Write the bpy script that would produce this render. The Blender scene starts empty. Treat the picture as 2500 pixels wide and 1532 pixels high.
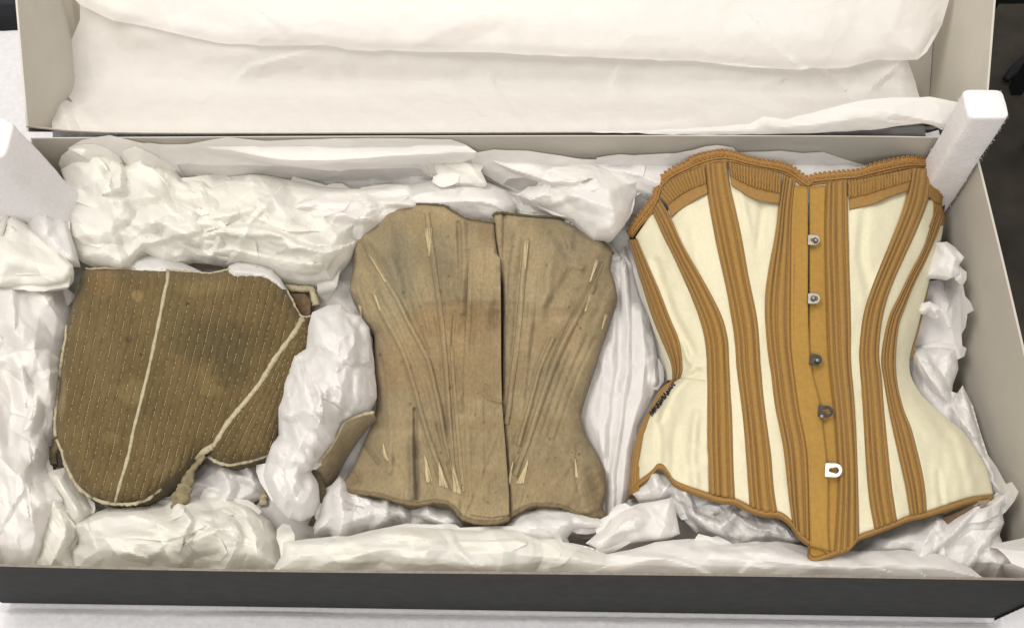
import bpy, math, random
import numpy as np
from mathutils import Matrix, Vector
from mathutils.geometry import delaunay_2d_cdt

S = bpy.context.scene
col = S.collection
rng = np.random.default_rng(7)
random.seed(7)

# ------------------------------------------------------------------ camera
F, PITCH, YAW, ROLL = 0.97938797, 0.47141189, 0.08098059, -0.06792001
CAM = np.array([0.06034859, -0.1949784, 1.05579729])
BW, BD, BH = 1.02, 0.46635684, 0.17719117           # archive box
cam_d = bpy.data.cameras.new('camera'); cam = bpy.data.objects.new('camera', cam_d); col.objects.link(cam)
RM = (Matrix.Rotation(YAW, 3, 'Z') @ Matrix.Rotation(PITCH, 3, 'X') @ Matrix.Rotation(ROLL, 3, 'Z'))
cam.matrix_world = Matrix.Translation(Vector(CAM)) @ RM.to_4x4()
cam_d.sensor_width = 36; cam_d.sensor_fit = 'HORIZONTAL'; cam_d.lens = 36 * F
cam_d.clip_start = 0.01; cam_d.clip_end = 50
S.camera = cam
R = np.array(RM)

# ------------------------------------------------------------------ light
w = bpy.data.worlds.new('World'); S.world = w; w.use_nodes = True
bg = w.node_tree.nodes['Background']; bg.inputs[0].default_value = (1.0, 0.97, 0.93, 1); bg.inputs[1].default_value = 0.57
def area(name, loc, target, size, size_y, power, colour):
    d = bpy.data.lights.new(name, 'AREA'); d.shape = 'RECTANGLE'; d.size = size; d.size_y = size_y
    d.energy = power; d.color = colour
    o = bpy.data.objects.new(name, d); col.objects.link(o); o.location = loc
    o.rotation_euler = (Vector(target) - Vector(loc)).to_track_quat('-Z', 'Y').to_euler()
    return o
area('front_fill_lamp', (-0.75, 0.40, 2.25), (0, .3, .1), 1.3, 0.60, 38, (1.0, 0.955, 0.885))
area('front_fill_lamp', (0.9, 1.5, 2.35), (0.1, .3, .1), 1.0, 0.35, 16, (1.0, 0.96, 0.90))
area('front_fill_lamp', (-0.1, -1.5, 2.35), (0, .1, .1), 1.3, 0.35, 27, (1.0, 0.97, 0.94))  # unseen fill lamp, added in front to brighten the fleece and front tissue
S.view_settings.view_transform = 'Standard'; S.view_settings.look = 'None'
S.view_settings.exposure = 0.0; S.view_settings.gamma = 1.0

# ------------------------------------------------------------------ placing: where a sight line meets a plane
def ray(px, py):
    px = np.asarray(px, float); py = np.asarray(py, float)
    c = np.stack([(px - 1250) / (F * 2500), (766 - py) / (F * 2500), -np.ones_like(px)], -1)
    return c @ R.T
def P(px, py, z):
    d = ray(px, py); t = (np.asarray(z) - CAM[2]) / d[..., 2]
    return CAM + d * t[..., None]
LA = math.radians(37)
LN = np.array([0, -math.sin(LA), math.cos(LA)]); LU = np.array([0, math.cos(LA), math.sin(LA)])
LID_D = 0.165
LID_O = np.array([0.0, BD + 0.0045, BH - 0.0010]) - LN * LID_D         # floor line of the lid at its near side
CL = [.006]
def PB(px, py, z):                                                    # as P, but a sheet that would pass through the back or right wall lies up against it
    d = ray(px, py); t = (np.asarray(z) - CAM[2]) / d[..., 2]; p = CAM + d * t[..., None]
    t2 = (BD - CL[0] - CAM[1]) / np.maximum(d[..., 1], 1e-6); t3 = np.where(d[..., 0] > .02, (BW / 2 - CL[0] - CAM[0]) / np.maximum(d[..., 0], 1e-6), 1e9)
    tn = np.minimum(np.minimum(t, np.where(p[..., 2] < BH, t2, t)), np.where(p[..., 2] < BH, t3, t))
    return CAM + d * tn[..., None]
def PL(px, py, h):                                                    # a height h above the lid's floor plane
    d = ray(px, py); o = LID_O + LN * 0
    t = (np.asarray(h) + (o - CAM) @ LN) / (d @ LN)
    return CAM + d * t[..., None]
def proj(p):
    q = (np.asarray(p) - CAM) @ R
    return 1250 + F * 2500 * q[..., 0] / -q[..., 2], 766 - F * 2500 * q[..., 1] / -q[..., 2]

# ------------------------------------------------------------------ noise
def h01(a, b, c, s):
    v = np.sin(a * 127.1 + b * 311.7 + c * 74.7 + s * 53.31) * 43758.5453
    return v - np.floor(v)
def lin3(p, s=0):                    # piecewise linear noise: flat facets meeting in sharp creases
    i = np.floor(p); f = p - i
    o = np.argsort(-f, axis=1); fs = np.take_along_axis(f, o, 1)
    n = len(p); idx = i.copy(); prev = np.ones(n); out = np.zeros(n)
    for k in range(4):
        cur = fs[:, k] if k < 3 else np.zeros(n)
        out += (prev - cur) * h01(idx[:, 0], idx[:, 1], idx[:, 2], s)
        prev = cur
        if k < 3: idx[np.arange(n), o[:, k]] += 1
    return out * 2 - 1
def smo3(p, s=0):
    i = np.floor(p); f = p - i; f = f * f * (3 - 2 * f); out = 0
    for dx in (0, 1):
        for dy in (0, 1):
            for dz in (0, 1):
                wt = (f[:, 0] if dx else 1 - f[:, 0]) * (f[:, 1] if dy else 1 - f[:, 1]) * (f[:, 2] if dz else 1 - f[:, 2])
                out = out + wt * h01(i[:, 0] + dx, i[:, 1] + dy, i[:, 2] + dz, s)
    return out * 2 - 1
ROTS = []
for k in range(8):
    q, _ = np.linalg.qr(np.random.default_rng(100 + k).normal(size=(3, 3))); ROTS.append(q)
def crump(x, y, sz, seed, ang=0, st=1, kind=0):
    """paper crumple over px coordinates; sz = facet size in px; st = stretch along ang"""
    c, s_ = math.cos(ang), math.sin(ang)
    u = (x * c + y * s_) / st; v = -x * s_ + y * c
    wu = smo3(np.stack([u / sz / 2, v / sz / 2, u * 0 + seed], 1), 1) * sz * .6
    wv = smo3(np.stack([u / sz / 2, v / sz / 2, u * 0 + seed + 9], 1), 2) * sz * .6
    p = np.stack([(u + wu) / sz, (v + wv) / sz, u * 0 + seed * 1.37], 1) @ ROTS[seed % 8]
    n = lin3(p, seed)
    if kind: n = 1 - 2 * np.abs(n) * 1.5
    return n

# ------------------------------------------------------------------ polygons
def resample(pts, n, closed=False, smooth=True):
    p = np.array(pts, float)
    if len(p) < 3: smooth = False
    if smooth:
        q = []
        for i in range(len(p) - 1):
            p0 = p[max(i - 1, 0)]; p1 = p[i]; p2 = p[i + 1]; p3 = p[min(i + 2, len(p) - 1)]
            for t in np.linspace(0, 1, 7)[:-1]:
                q.append(.5 * ((2 * p1) + (p2 - p0) * t + (2 * p0 - 5 * p1 + 4 * p2 - p3) * t * t + (3 * p1 - p0 - 3 * p2 + p3) * t ** 3))
        q.append(p[-1]); p = np.array(q)
    d = np.r_[0, np.cumsum(np.hypot(*(p[1:] - p[:-1]).T))]
    s = np.linspace(0, d[-1], n)
    return np.stack([np.interp(s, d, p[:, 0]), np.interp(s, d, p[:, 1])], 1)
def dseg(x, y, pts, closed=False):
    """distance to a polyline, and the side (+ left of travel in picture) of the nearest piece"""
    p = np.array(pts, float)
    if closed: p = np.vstack([p, p[:1]])
    best = np.full(len(x), 1e9); side = np.zeros(len(x))
    for a, b in zip(p[:-1], p[1:]):
        d = b - a; L = d @ d + 1e-9
        t = np.clip(((x - a[0]) * d[0] + (y - a[1]) * d[1]) / L, 0, 1)
        ex = x - a[0] - t * d[0]; ey = y - a[1] - t * d[1]
        r = np.hypot(ex, ey); m = r < best
        best = np.where(m, r, best); side = np.where(m, np.sign(d[0] * ey - d[1] * ex), side)
    return best, side
def inside(x, y, pts):
    p = np.array(pts, float); r = np.zeros(len(x), bool); j = len(p) - 1
    for i in range(len(p)):
        a, b = p[i], p[j]
        if a[1] != b[1]:
            c = ((a[1] > y) != (b[1] > y)) & (x < (b[0] - a[0]) * (y - a[1]) / (b[1] - a[1]) + a[0])
            r ^= c
        j = i
    return r
def fill(poly, step, jag=0.0, smooth=False, seed=0):
    rg = np.random.default_rng(seed + 5)
    p = np.array(poly, float)
    if smooth:
        pc = np.vstack([p, p[:1]]); L = np.hypot(*(pc[1:] - pc[:-1]).T).sum()
        b = resample(pc, int(L / step) + 1)[:-1]
    else:
        b = []
        for i in range(len(p)):
            a, c = p[i], p[(i + 1) % len(p)]; L = math.hypot(*(c - a)); n = max(1, int(L / step))
            nn = np.array([-(c - a)[1], (c - a)[0]]) / (L + 1e-9)
            k = max(1, int(L / 28)); off = rg.normal(size=k + 1) * jag; off[0] = off[-1] = 0
            for t in np.arange(n) / n:
                b.append(a + (c - a) * t + nn * np.interp(t * k, np.arange(k + 1), off))
        b = np.array(b)
    x0, y0 = b.min(0); x1, y1 = b.max(0)
    gx, gy = np.meshgrid(np.arange(x0, x1, step), np.arange(y0, y1, step * .87)); gx = gx + (np.arange(gx.shape[0])[:, None] % 2) * step / 2
    gx = gx.ravel(); gy = gy.ravel()
    m = inside(gx, gy, b); gx, gy = gx[m], gy[m]
    d, _ = dseg(gx, gy, b, True); m = d > step * .45; gx, gy = gx[m], gy[m]
    pts = np.vstack([b, np.stack([gx, gy], 1)]); nb = len(b)
    r = delaunay_2d_cdt([Vector(q) for q in pts.tolist()], [], [list(range(nb))], 1, 1e-6)
    v = np.array([tuple(q) for q in r[0]]); f = [tuple(t) for t in r[2]]
    # boundary loop
    from collections import Counter
    ec = {}
    for t in f:
        for k in range(len(t)):
            e = (t[k], t[(k + 1) % len(t)])
            key = (min(e), max(e)); ec[key] = ec.get(key, []) + [e]
    be = {l[0][0]: l[0][1] for l in ec.values() if len(l) == 1}
    return v, f, be

# ------------------------------------------------------------------ objects
def mesh(name, V, Fc, mat, parent=None, smooth=True, tint=None, kind=None):
    me = bpy.data.meshes.new(name); me.from_pydata(np.asarray(V).tolist(), [], Fc); me.update()
    if smooth: me.polygons.foreach_set('use_smooth', [True] * len(me.polygons))
    if tint is not None:
        a = me.color_attributes.new('tint', 'FLOAT_COLOR', 'POINT')
        t = np.ones((len(V), 4)); t[:, :3] = tint; a.data.foreach_set('color', t.ravel())
    mats = mat if isinstance(mat, list) else [mat]
    for m_ in mats: me.materials.append(m_)
    o = bpy.data.objects.new(name, me); col.objects.link(o)
    if parent is not None: o.parent = parent
    if kind: o['kind'] = kind
    return o
def tag(o, label, cat, group=None):
    o['label'] = label; o['category'] = cat
    if group: o['group'] = group
    return o
def empty(name, label, cat, group=None):
    o = bpy.data.objects.new(name, None); o.empty_display_size = .05; col.objects.link(o); return tag(o, label, cat, group)
def parts(root):                                  # give a thing's Empty its place at the base without moving the parts
    pass
class MB:
    def __init__(s): s.v = []; s.f = []; s.m = []
    def add(s, v, f, m=0):
        n = len(s.v); s.v += [tuple(map(float, q)) for q in v]; s.f += [tuple(i + n for i in t) for t in f]; s.m += [m] * len(f)
    def box(s, c, ax, ay, az, m=0):
        c, ax, ay, az = map(np.array, (c, ax, ay, az))
        v = [c + ax * i + ay * j + az * k for i in (-1, 1) for j in (-1, 1) for k in (-1, 1)]
        s.add(v, [(0, 1, 3, 2), (4, 6, 7, 5), (0, 4, 5, 1), (2, 3, 7, 6), (0, 2, 6, 4), (1, 5, 7, 3)], m)
    def tube(s, pts, r, n=6, cap=True, squash=1.0, m=0):
        pts = np.array(pts, float); N = len(pts); rr = np.broadcast_to(r, (N,))
        T = np.gradient(pts, axis=0); T /= np.linalg.norm(T, axis=1)[:, None] + 1e-12
        up = np.array([0, 0, 1.]); A = np.cross(T, up); A /= np.linalg.norm(A, axis=1)[:, None] + 1e-9; B = np.cross(A, T)
        v = [];
        for i in range(N):
            for k in range(n):
                a = 2 * math.pi * k / n; v.append(pts[i] + rr[i] * (A[i] * math.cos(a) + B[i] * math.sin(a) * squash))
        f = [(i * n + k, i * n + (k + 1) % n, (i + 1) * n + (k + 1) % n, (i + 1) * n + k) for i in range(N - 1) for k in range(n)]
        if cap: f += [tuple(range(n))[::-1], tuple((N - 1) * n + k for k in range(n))]
        s.add(v, f, m)
    def build(s, name, mat, parent=None, smooth=False, kind=None, tint=None):
        o = mesh(name, s.v, s.f, mat, parent, smooth, kind=kind, tint=tint)
        if isinstance(mat, list): o.data.polygons.foreach_set('material_index', s.m)
        return o

# ------------------------------------------------------------------ materials
def mat(name, colour, rough=.85, noise=0.06, nscale=60, bump=0.0, bscale=400, bdist=.001, tint=False, spec=.2,
        sheen=0, trans=0, metal=0, fibre=None, warm=None, coarse=0, crinkle=0, sss=0):
    m = bpy.data.materials.new(name); m.use_nodes = True; nt = m.node_tree; N = nt.nodes; Lk = nt.links
    b = N['Principled BSDF']; out = N['Material Output']
    b.inputs['Roughness'].default_value = rough; b.inputs['Specular IOR Level'].default_value = spec
    b.inputs['Metallic'].default_value = metal
    if sheen: b.inputs['Sheen Weight'].default_value = sheen; b.inputs['Sheen Roughness'].default_value = .5
    tc = N.new('ShaderNodeTexCoord')
    mp = N.new('ShaderNodeMapping'); Lk.new(tc.outputs['Object'], mp.inputs[0])
    if fibre: mp.inputs['Scale'].default_value = fibre
    nz = N.new('ShaderNodeTexNoise'); nz.inputs['Scale'].default_value = nscale; nz.inputs['Detail'].default_value = 5
    Lk.new(mp.outputs[0], nz.inputs[0])
    mr = N.new('ShaderNodeMapRange'); mr.inputs[1].default_value = .3; mr.inputs[2].default_value = .7
    mr.inputs[3].default_value = 1 - noise; mr.inputs[4].default_value = 1 + noise
    Lk.new(nz.outputs[0], mr.inputs[0])
    mul = N.new('ShaderNodeVectorMath'); mul.operation = 'SCALE'
    if tint:
        at = N.new('ShaderNodeVertexColor'); at.layer_name = 'tint'; Lk.new(at.outputs[0], mul.inputs[0])
    else:
        mul.inputs[0].default_value = colour
    Lk.new(mr.outputs[0], mul.inputs['Scale'])
    last = mul.outputs[0]
    if coarse:
        n2 = N.new('ShaderNodeTexNoise'); n2.inputs['Scale'].default_value = 14; n2.inputs['Detail'].default_value = 6
        Lk.new(tc.outputs['Object'], n2.inputs[0])
        m2 = N.new('ShaderNodeMapRange'); m2.inputs[1].default_value = .3; m2.inputs[2].default_value = .7
        m2.inputs[3].default_value = 1 - coarse; m2.inputs[4].default_value = 1 + coarse * .5; Lk.new(n2.outputs[0], m2.inputs[0])
        mu2 = N.new('ShaderNodeVectorMath'); mu2.operation = 'SCALE'; Lk.new(last, mu2.inputs[0]); Lk.new(m2.outputs[0], mu2.inputs['Scale']); last = mu2.outputs[0]
    Lk.new(last, b.inputs['Base Color'])
    if bump:
        bn = N.new('ShaderNodeTexNoise'); bn.inputs['Scale'].default_value = bscale; bn.inputs['Detail'].default_value = 4
        Lk.new(mp.outputs[0], bn.inputs[0])
        bp = N.new('ShaderNodeBump'); bp.inputs['Strength'].default_value = bump; bp.inputs['Distance'].default_value = bdist
        Lk.new(bn.outputs[0], bp.inputs['Height']); Lk.new(bp.outputs[0], b.inputs['Normal'])
    if sss:
        b.inputs['Subsurface Weight'].default_value = sss; b.inputs['Subsurface Radius'].default_value = (1.0, .95, .85); b.inputs['Subsurface Scale'].default_value = .012
    if crinkle:
        prev = b.inputs['Normal'].links[0].from_socket if b.inputs['Normal'].links else None
        wn = N.new('ShaderNodeTexNoise'); wn.inputs['Scale'].default_value = 25; wn.inputs['Detail'].default_value = 2; Lk.new(tc.outputs['Object'], wn.inputs[0])
        wa = N.new('ShaderNodeVectorMath'); wa.operation = 'MULTIPLY_ADD'; wa.inputs[1].default_value = (.03, .03, .03)
        Lk.new(wn.outputs[1], wa.inputs[0]); Lk.new(tc.outputs['Object'], wa.inputs[2])
        for sc_, di in ((34, .0042), (80, .0014)):
            vo = N.new('ShaderNodeTexVoronoi'); vo.inputs['Scale'].default_value = sc_; Lk.new(wa.outputs[0], vo.inputs[0])
            bp2 = N.new('ShaderNodeBump'); bp2.inputs['Strength'].default_value = crinkle; bp2.inputs['Distance'].default_value = di
            Lk.new(vo.outputs[0], bp2.inputs['Height'])
            if prev: Lk.new(prev, bp2.inputs['Normal'])
            prev = bp2.outputs[0]
        Lk.new(prev, b.inputs['Normal'])
    if trans:
        tr = N.new('ShaderNodeBsdfTranslucent'); Lk.new(last, tr.inputs[0])
        mx = N.new('ShaderNodeMixShader'); mx.inputs[0].default_value = trans
        Lk.new(b.outputs[0], mx.inputs[1]); Lk.new(tr.outputs[0], mx.inputs[2]); Lk.new(mx.outputs[0], out.inputs[0])
    return m
M = {}
M['tissue_warm'] = mat('cream_tissue', (.91, .895, .845), .9, .015, 40, .3, 120, .0012, trans=.46, spec=.05, crinkle=.42)
M['tissue_mid'] = mat('white_tissue', (.91, .89, .865), .9, .015, 40, .3, 120, .0012, trans=.46, spec=.05, crinkle=.42)
M['tissue_cool'] = mat('cool_white_tissue', (.90, .885, .87), .9, .015, 40, .3, 120, .0012, trans=.46, spec=.05, crinkle=.42)
M['board_in'] = mat('pale_archival_board', (.47, .44, .385), .8, .03, 30, .15, 600, .0005)
M['board_out'] = mat('grey_board', (.031, .0325, .032), .75, .16, 50, .25, 500, .0005, spec=.12)
M['board_lid'] = mat('pale_lid_board', (.56, .525, .46), .8, .03, 30, .15, 600, .0005)
M['board_edge'] = mat('cut_board_edge', (.21, .185, .15), .9, .15, 200)
M['fleece'] = mat('white_fleece', (.86, .85, .87), .95, .05, 160, .4, 140, .003, sheen=.2, trans=.15)
M['foam'] = mat('white_foam', (.87, .85, .855), .8, .035, 260, .4, 330, .0016, trans=.2)
M['floor'] = mat('dark_floor', (.045, .038, .030), .6, .3, 6, .2, 60, .002, coarse=.3)
M['black'] = mat('black_plastic', (.012, .012, .014), .5)
M['stay'] = mat('brown_worsted', (0, 0, 0), .9, .16, 260, .5, 700, .0012, tint=True, sheen=.1, fibre=(1.6, .5, 1))
M['cotton'] = mat('aged_cotton', (0, 0, 0), .95, .13, 330, .6, 650, .0012, tint=True, sheen=.1, fibre=(1.2, .7, 1), coarse=.20)
M['tape'] = mat('cream_linen_tape', (.38, .33, .22), .9, .18, 300, .6, 700, .001)
M['thread'] = mat('linen_thread', (.50, .41, .25), .8, .25, 300)
M['dirty'] = mat('worn_leather_binding', (.20, .165, .095), .9, .35, 120, .7, 300, .002)
M['cream'] = mat('cream_sateen', (.60, .56, .405), .75, .035, 350, .4, 800, .0008, coarse=.05, sheen=.1)
M['tan'] = mat('tan_twill', (.272, .152, .040), .8, .10, 420, .15, 900, .0004, sheen=.1)
M['busk'] = mat('ochre_sateen', (.315, .180, .040), .65, .08, 200, .3, 700, .0006, coarse=.08)
M['bind'] = mat('tan_binding', (.275, .155, .050), .75, .12, 500, .6, 900, .001)
M['lace'] = mat('tan_lace', (.315, .165, .050), .85, .22, 420, .9, 700, .0015)
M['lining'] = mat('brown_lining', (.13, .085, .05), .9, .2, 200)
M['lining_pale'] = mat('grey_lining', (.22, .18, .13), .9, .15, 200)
M['steel'] = mat('steel', (.24, .235, .22), .42, .1, 300, metal=.9)
M['steel_dark'] = mat('dark_steel', (.05, .05, .048), .45, .3, 300, metal=.7)  # darker steel for the third and fourth clasps
M['steel_glint'] = mat('painted_glint_steel', (.80, .80, .78), .45, .02, 300, metal=.2)  # near-white colour paints the lamp reflection on the lowest clasp
M['bthread'] = mat('black_thread', (.02, .02, .02), .8)
M['straw'] = mat('pale_silk_flossing', (.47, .39, .235), .6, .2, 500, fibre=(3, .4, 1))
M['darkbind'] = mat('olive_binding', (.095, .078, .045), .9, .2, 400, .5, 700)

def ridge(x, y, lines):
    h = 0
    for (pts, amp, wd, kind) in lines:
        d, s = dseg(x, y, pts)
        k = np.clip(1 - d / wd, 0, 1)
        if kind == 0: h = h + amp * k                        # crest or valley with a sharp line
        elif kind == 1: h = h + amp * k * np.clip(.5 + s * d / 12, 0, 1)            # fold lip: high on one side, drops on the other
        elif kind == -1: h = h + amp * k * np.clip(.5 - s * d / 12, 0, 1)
        elif kind == 2: h = h + amp * k * k * (3 - 2 * k)    # soft
    return h

# ------------------------------------------------------------------ SETTING
def plane(name, x0, x1, y0, y1, z, m, nx=2, ny=2, disp=None):
    X, Y = np.meshgrid(np.linspace(x0, x1, nx), np.linspace(y0, y1, ny)); X = X.ravel(); Y = Y.ravel()
    Z = np.full(len(X), z) + (disp(X, Y) if disp else 0)
    f = [(j * nx + i, j * nx + i + 1, (j + 1) * nx + i + 1, (j + 1) * nx + i) for j in range(ny - 1) for i in range(nx - 1)]
    return mesh(name, np.stack([X, Y, Z], 1), f, m)
fl = plane('floor', -4, 4, -3, 5, -.78, M['floor']); fl['kind'] = 'structure'

TX0, TX1, TY0, TY1 = -1.0, .566, -.35, .80
tb = empty('table', 'work table covered with white fleece, under the open archive box', 'table')
b = MB(); b.box(((TX0 + TX1) / 2, (TY0 + TY1) / 2, -.03), ((TX1 - TX0) / 2, 0, 0), (0, (TY1 - TY0) / 2, 0), (0, 0, .015)); b.build('table_top', M['black'], tb)
for sx in (TX0 + .05, TX1 - .05):
    for sy in (TY0 + .05, TY1 - .05):
        b = MB(); b.box((sx, sy, -.4125), (.02, 0, 0), (0, .02, 0), (0, 0, .3675)); b.build('leg', M['black'], tb)
def fle(X, Y):
    p = np.stack([X, Y, X * 0], 1)
    h = smo3(p * 9, 3) * .003 + smo3(p * 60, 4) * .0006 + smo3(p * 200, 5) * .0004
    e = np.minimum(np.minimum(X - TX0, TX1 - X), np.minimum(Y - TY0, TY1 - Y))
    inbox = (np.abs(X) < BW / 2 + .004) & (Y > -.004) & (Y < BD + .02)
    return np.where(inbox, -.008, np.minimum(h, .001)) - np.clip(.012 - e, 0, .012)
fc = plane('fleece_cloth', TX0, TX1, TY0, TY1, -.004, M['fleece'], 420, 300, fle)
tag(fc, 'white fleece cloth spread over the table under the archive box', 'cloth')
# ------------------------------------------------------------------ ARCHIVE BOX
T = .0032
def wall(name, parent, A, B, up, inn, nseg=24, bow=None, thick=.0022, inner='board_in', edge=1):
    """a board from A to B, height vector up, its inner side towards inn; inner face pale, outer face grey"""
    A, B, up, inn = map(np.array, (A, B, up, inn)); inn = inn / np.linalg.norm(inn)
    m = MB(); v = []
    for i in range(nseg + 1):
        t = i / nseg; base = A + (B - A) * t; bo = np.zeros(3) if bow is None else np.array(bow(t))
        for k, (hh, th) in enumerate(((0, 0), (1, 0), (1, 1), (0, 1))):
            v.append(base + up * hh + inn * thick * th + bo * hh)
    f = []; mm = []
    for i in range(nseg):
        a = i * 4; c = a + 4
        for k in range(4):
            f.append((a + k, a + (k + 1) % 4, c + (k + 1) % 4, c + k)); mm.append((0, edge, 1, 0)[k])
    f += [(0, 3, 2, 1), (nseg * 4, nseg * 4 + 1, nseg * 4 + 2, nseg * 4 + 3)]; mm += [1, 1]
    m.add(v, f); m.m = mm
    return m.build(name, [M['board_out'], M[inner], M['board_edge']], parent)
bx = empty('archive_box', 'grey board archive box with pale inside, open and packed with tissue around three corsets', 'box')
hw = BW / 2
wall('front_wall', bx, (-hw, 0, 0), (hw, 0, 0), (0, 0, BH), (0, 1, 0), edge=2, bow=lambda t: (0, -.0025 * math.sin(math.pi * t) - .0012 * math.sin(7 * t), .0015 * math.sin(5 * t)))
wall('back_wall', bx, (hw, BD, 0), (-hw, BD, 0), (0, 0, BH), (0, -1, 0), thick=.0014, edge=1, bow=lambda t: (0, .0015 * math.sin(math.pi * t), -.004 * math.exp(-t * 14)))
wall('side_wall', bx, (-hw, BD - T, 0), (-hw, T, 0), (0, 0, BH), (1, 0, 0), bow=lambda t: (-.002 * math.sin(math.pi * t), 0, 0))
wall('side_wall', bx, (hw, T, 0), (hw, BD - T, 0), (0, 0, BH), (-1, 0, 0), bow=lambda t: (.002 * math.sin(math.pi * t), 0, 0))
b = MB(); b.box((0, BD / 2, .003), (hw - T, 0, 0), (0, BD / 2 - T, 0), (0, 0, .002)); b.build('bottom_panel', M['board_in'], bx)
for i in range(15):                                   # stitched corner, lower right
    z = .006 + i * .0105; b = MB()
    b.box((hw + .0006, -.0012, z), (.0015, .0008, .0022), (0, .0012, 0), (-.0006, 0, .0012)); b.build('corner_stitch', M['black'], bx)

# ------------------------------------------------------------------ LID
LW = 1.04; lh = LW / 2; LL = .50
lx = .004
lid = empty('box_lid', 'deep pale-lined box lid propped up behind the archive box, holding smooth tissue', 'lid')
def lp(x, u, h): return LID_O + np.array([x + lx, 0, 0]) + LU * u + LN * h
wall('near_wall', lid, lp(-lh, 0, 0), lp(lh, 0, 0), LN * LID_D, LU, thick=.0014, edge=2, inner='board_lid',
     bow=lambda t: tuple((LU * (.008 * math.exp(-t * 22) + .017 * math.exp(-(1 - t) * 11))).tolist()))
wall('far_wall', lid, lp(lh, LL, 0), lp(-lh, LL, 0), LN * LID_D, -LU, inner='board_lid')
wall('side_wall', lid, lp(-lh, LL - T, 0), lp(-lh, T, 0), LN * LID_D, (1, 0, 0), inner='board_lid')
wall('side_wall', lid, lp(lh, T, 0), lp(lh, LL - T, 0), LN * LID_D, (-1, 0, 0), inner='board_lid')
b = MB(); b.box(lp(0, LL / 2, .003), (lh - T, 0, 0), LU * (LL / 2 - T), LN * .002); b.build('bottom_panel', M['board_in'], lid)
# what holds the lid up
sb = tag(mesh('support_block', *(lambda m: (m.v, m.f))((lambda m: (m.box((0, .86, -.28), (.35, 0, 0), (0, .04, 0), (0, 0, .5)), m)[1])(MB())), M['black'], smooth=False),
         'dark stand behind the table that the raised lid leans on', 'stand')

# ------------------------------------------------------------------ foam posts in the back corners
def foam(x, y, sx, sy, ztop, label, lean=0):
    nx = 12; nz = 60; V = []; Fc = []
    for k in range(nz + 1):
        z = .006 + (ztop - .006) * k / nz
        for s in range(4 * nx):
            q = s // nx; t = (s % nx) / nx * 2 - 1
            c = [(t, -1), (1, t), (-t, 1), (-1, -t)][q]
            e = 1 - (.10 if not lean else .16) * (abs(c[0] * c[1])) ** 5
            V.append((x + c[0] * sx * e, y + c[1] * sy * e, z))
    V = np.array(V); n = smo3(V * 260, 3) * .00025 + smo3(V * 40, 4) * .0006
    V[:, 0] += n * np.sign(V[:, 0] - x); V[:, 1] += n * np.sign(V[:, 1] - y)
    V[-4 * nx:, 2] -= .0015
    V[:, 0] += lean * (V[:, 2] - ztop)
    W_ = 4 * nx
    for k in range(nz):
        for s in range(W_): Fc.append((k * W_ + s, k * W_ + (s + 1) % W_, (k + 1) * W_ + (s + 1) % W_, (k + 1) * W_ + s))
    V = V.tolist(); c0 = len(V)
    ring = [nz * W_ + s for s in range(W_)]
    inner = []
    for s in ring:
        v = V[s]; inner.append(len(V)); V.append([x + (v[0] - x) * .93, y + (v[1] - y) * .93, ztop])
    for s in range(W_): Fc.append((ring[s], ring[(s + 1) % W_], inner[(s + 1) % W_], inner[s]))
    Fc.append(tuple(inner)); Fc.append(tuple(range(W_))[::-1])
    root = empty('foam_post', label, 'foam block', 'foam posts standing in the back corners of the box')
    mesh('post', V, Fc, M['foam'], root)
    if lean: return root
    rg = np.random.default_rng(int(x * 50) + 60); v2 = []; f2 = []
    for i in range(700):                              # torn fuzz on the cut faces
        z = rg.uniform(.1, ztop); q = rg.integers(4); t = rg.uniform(-1, 1)
        c = [(t, -1), (1, t), (t, 1), (-1, t)][q]
        if rg.random() < .45: c = (.94 * rg.choice([-1, 1]), .94 * rg.choice([-1, 1]))
        p = np.array([x + c[0] * sx, y + c[1] * sy, z]); d = rg.normal(size=3) * .0006; e = rg.normal(size=3) * .0005
        n = len(v2); v2 += [p, p + d, p + e]; f2.append((n, n + 1, n + 2))
    mesh('torn_fuzz', v2, f2, M['foam'], root, kind='stuff')
    return root
def solve_post(pxy, y0):                                # height at which a post in plane y=y0 shows at pxy
    d = ray(*pxy); t = (y0 - CAM[1]) / d[1]; return CAM + d * t
q = solve_post((2408, 252), BD - .024); print('post', q)
ql = solve_post((60, 318), BD - .05); print('postl', ql)
foam(min(q[0], .490), BD - .024, .0195, .0175, q[2], 'upright white foam post in the back right corner of the box')
foam(ql[0] - .040 , BD - .075, .040, .026, q[2] + .015, 'upright white foam post in the back left corner of the box', lean=-.10)

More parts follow.
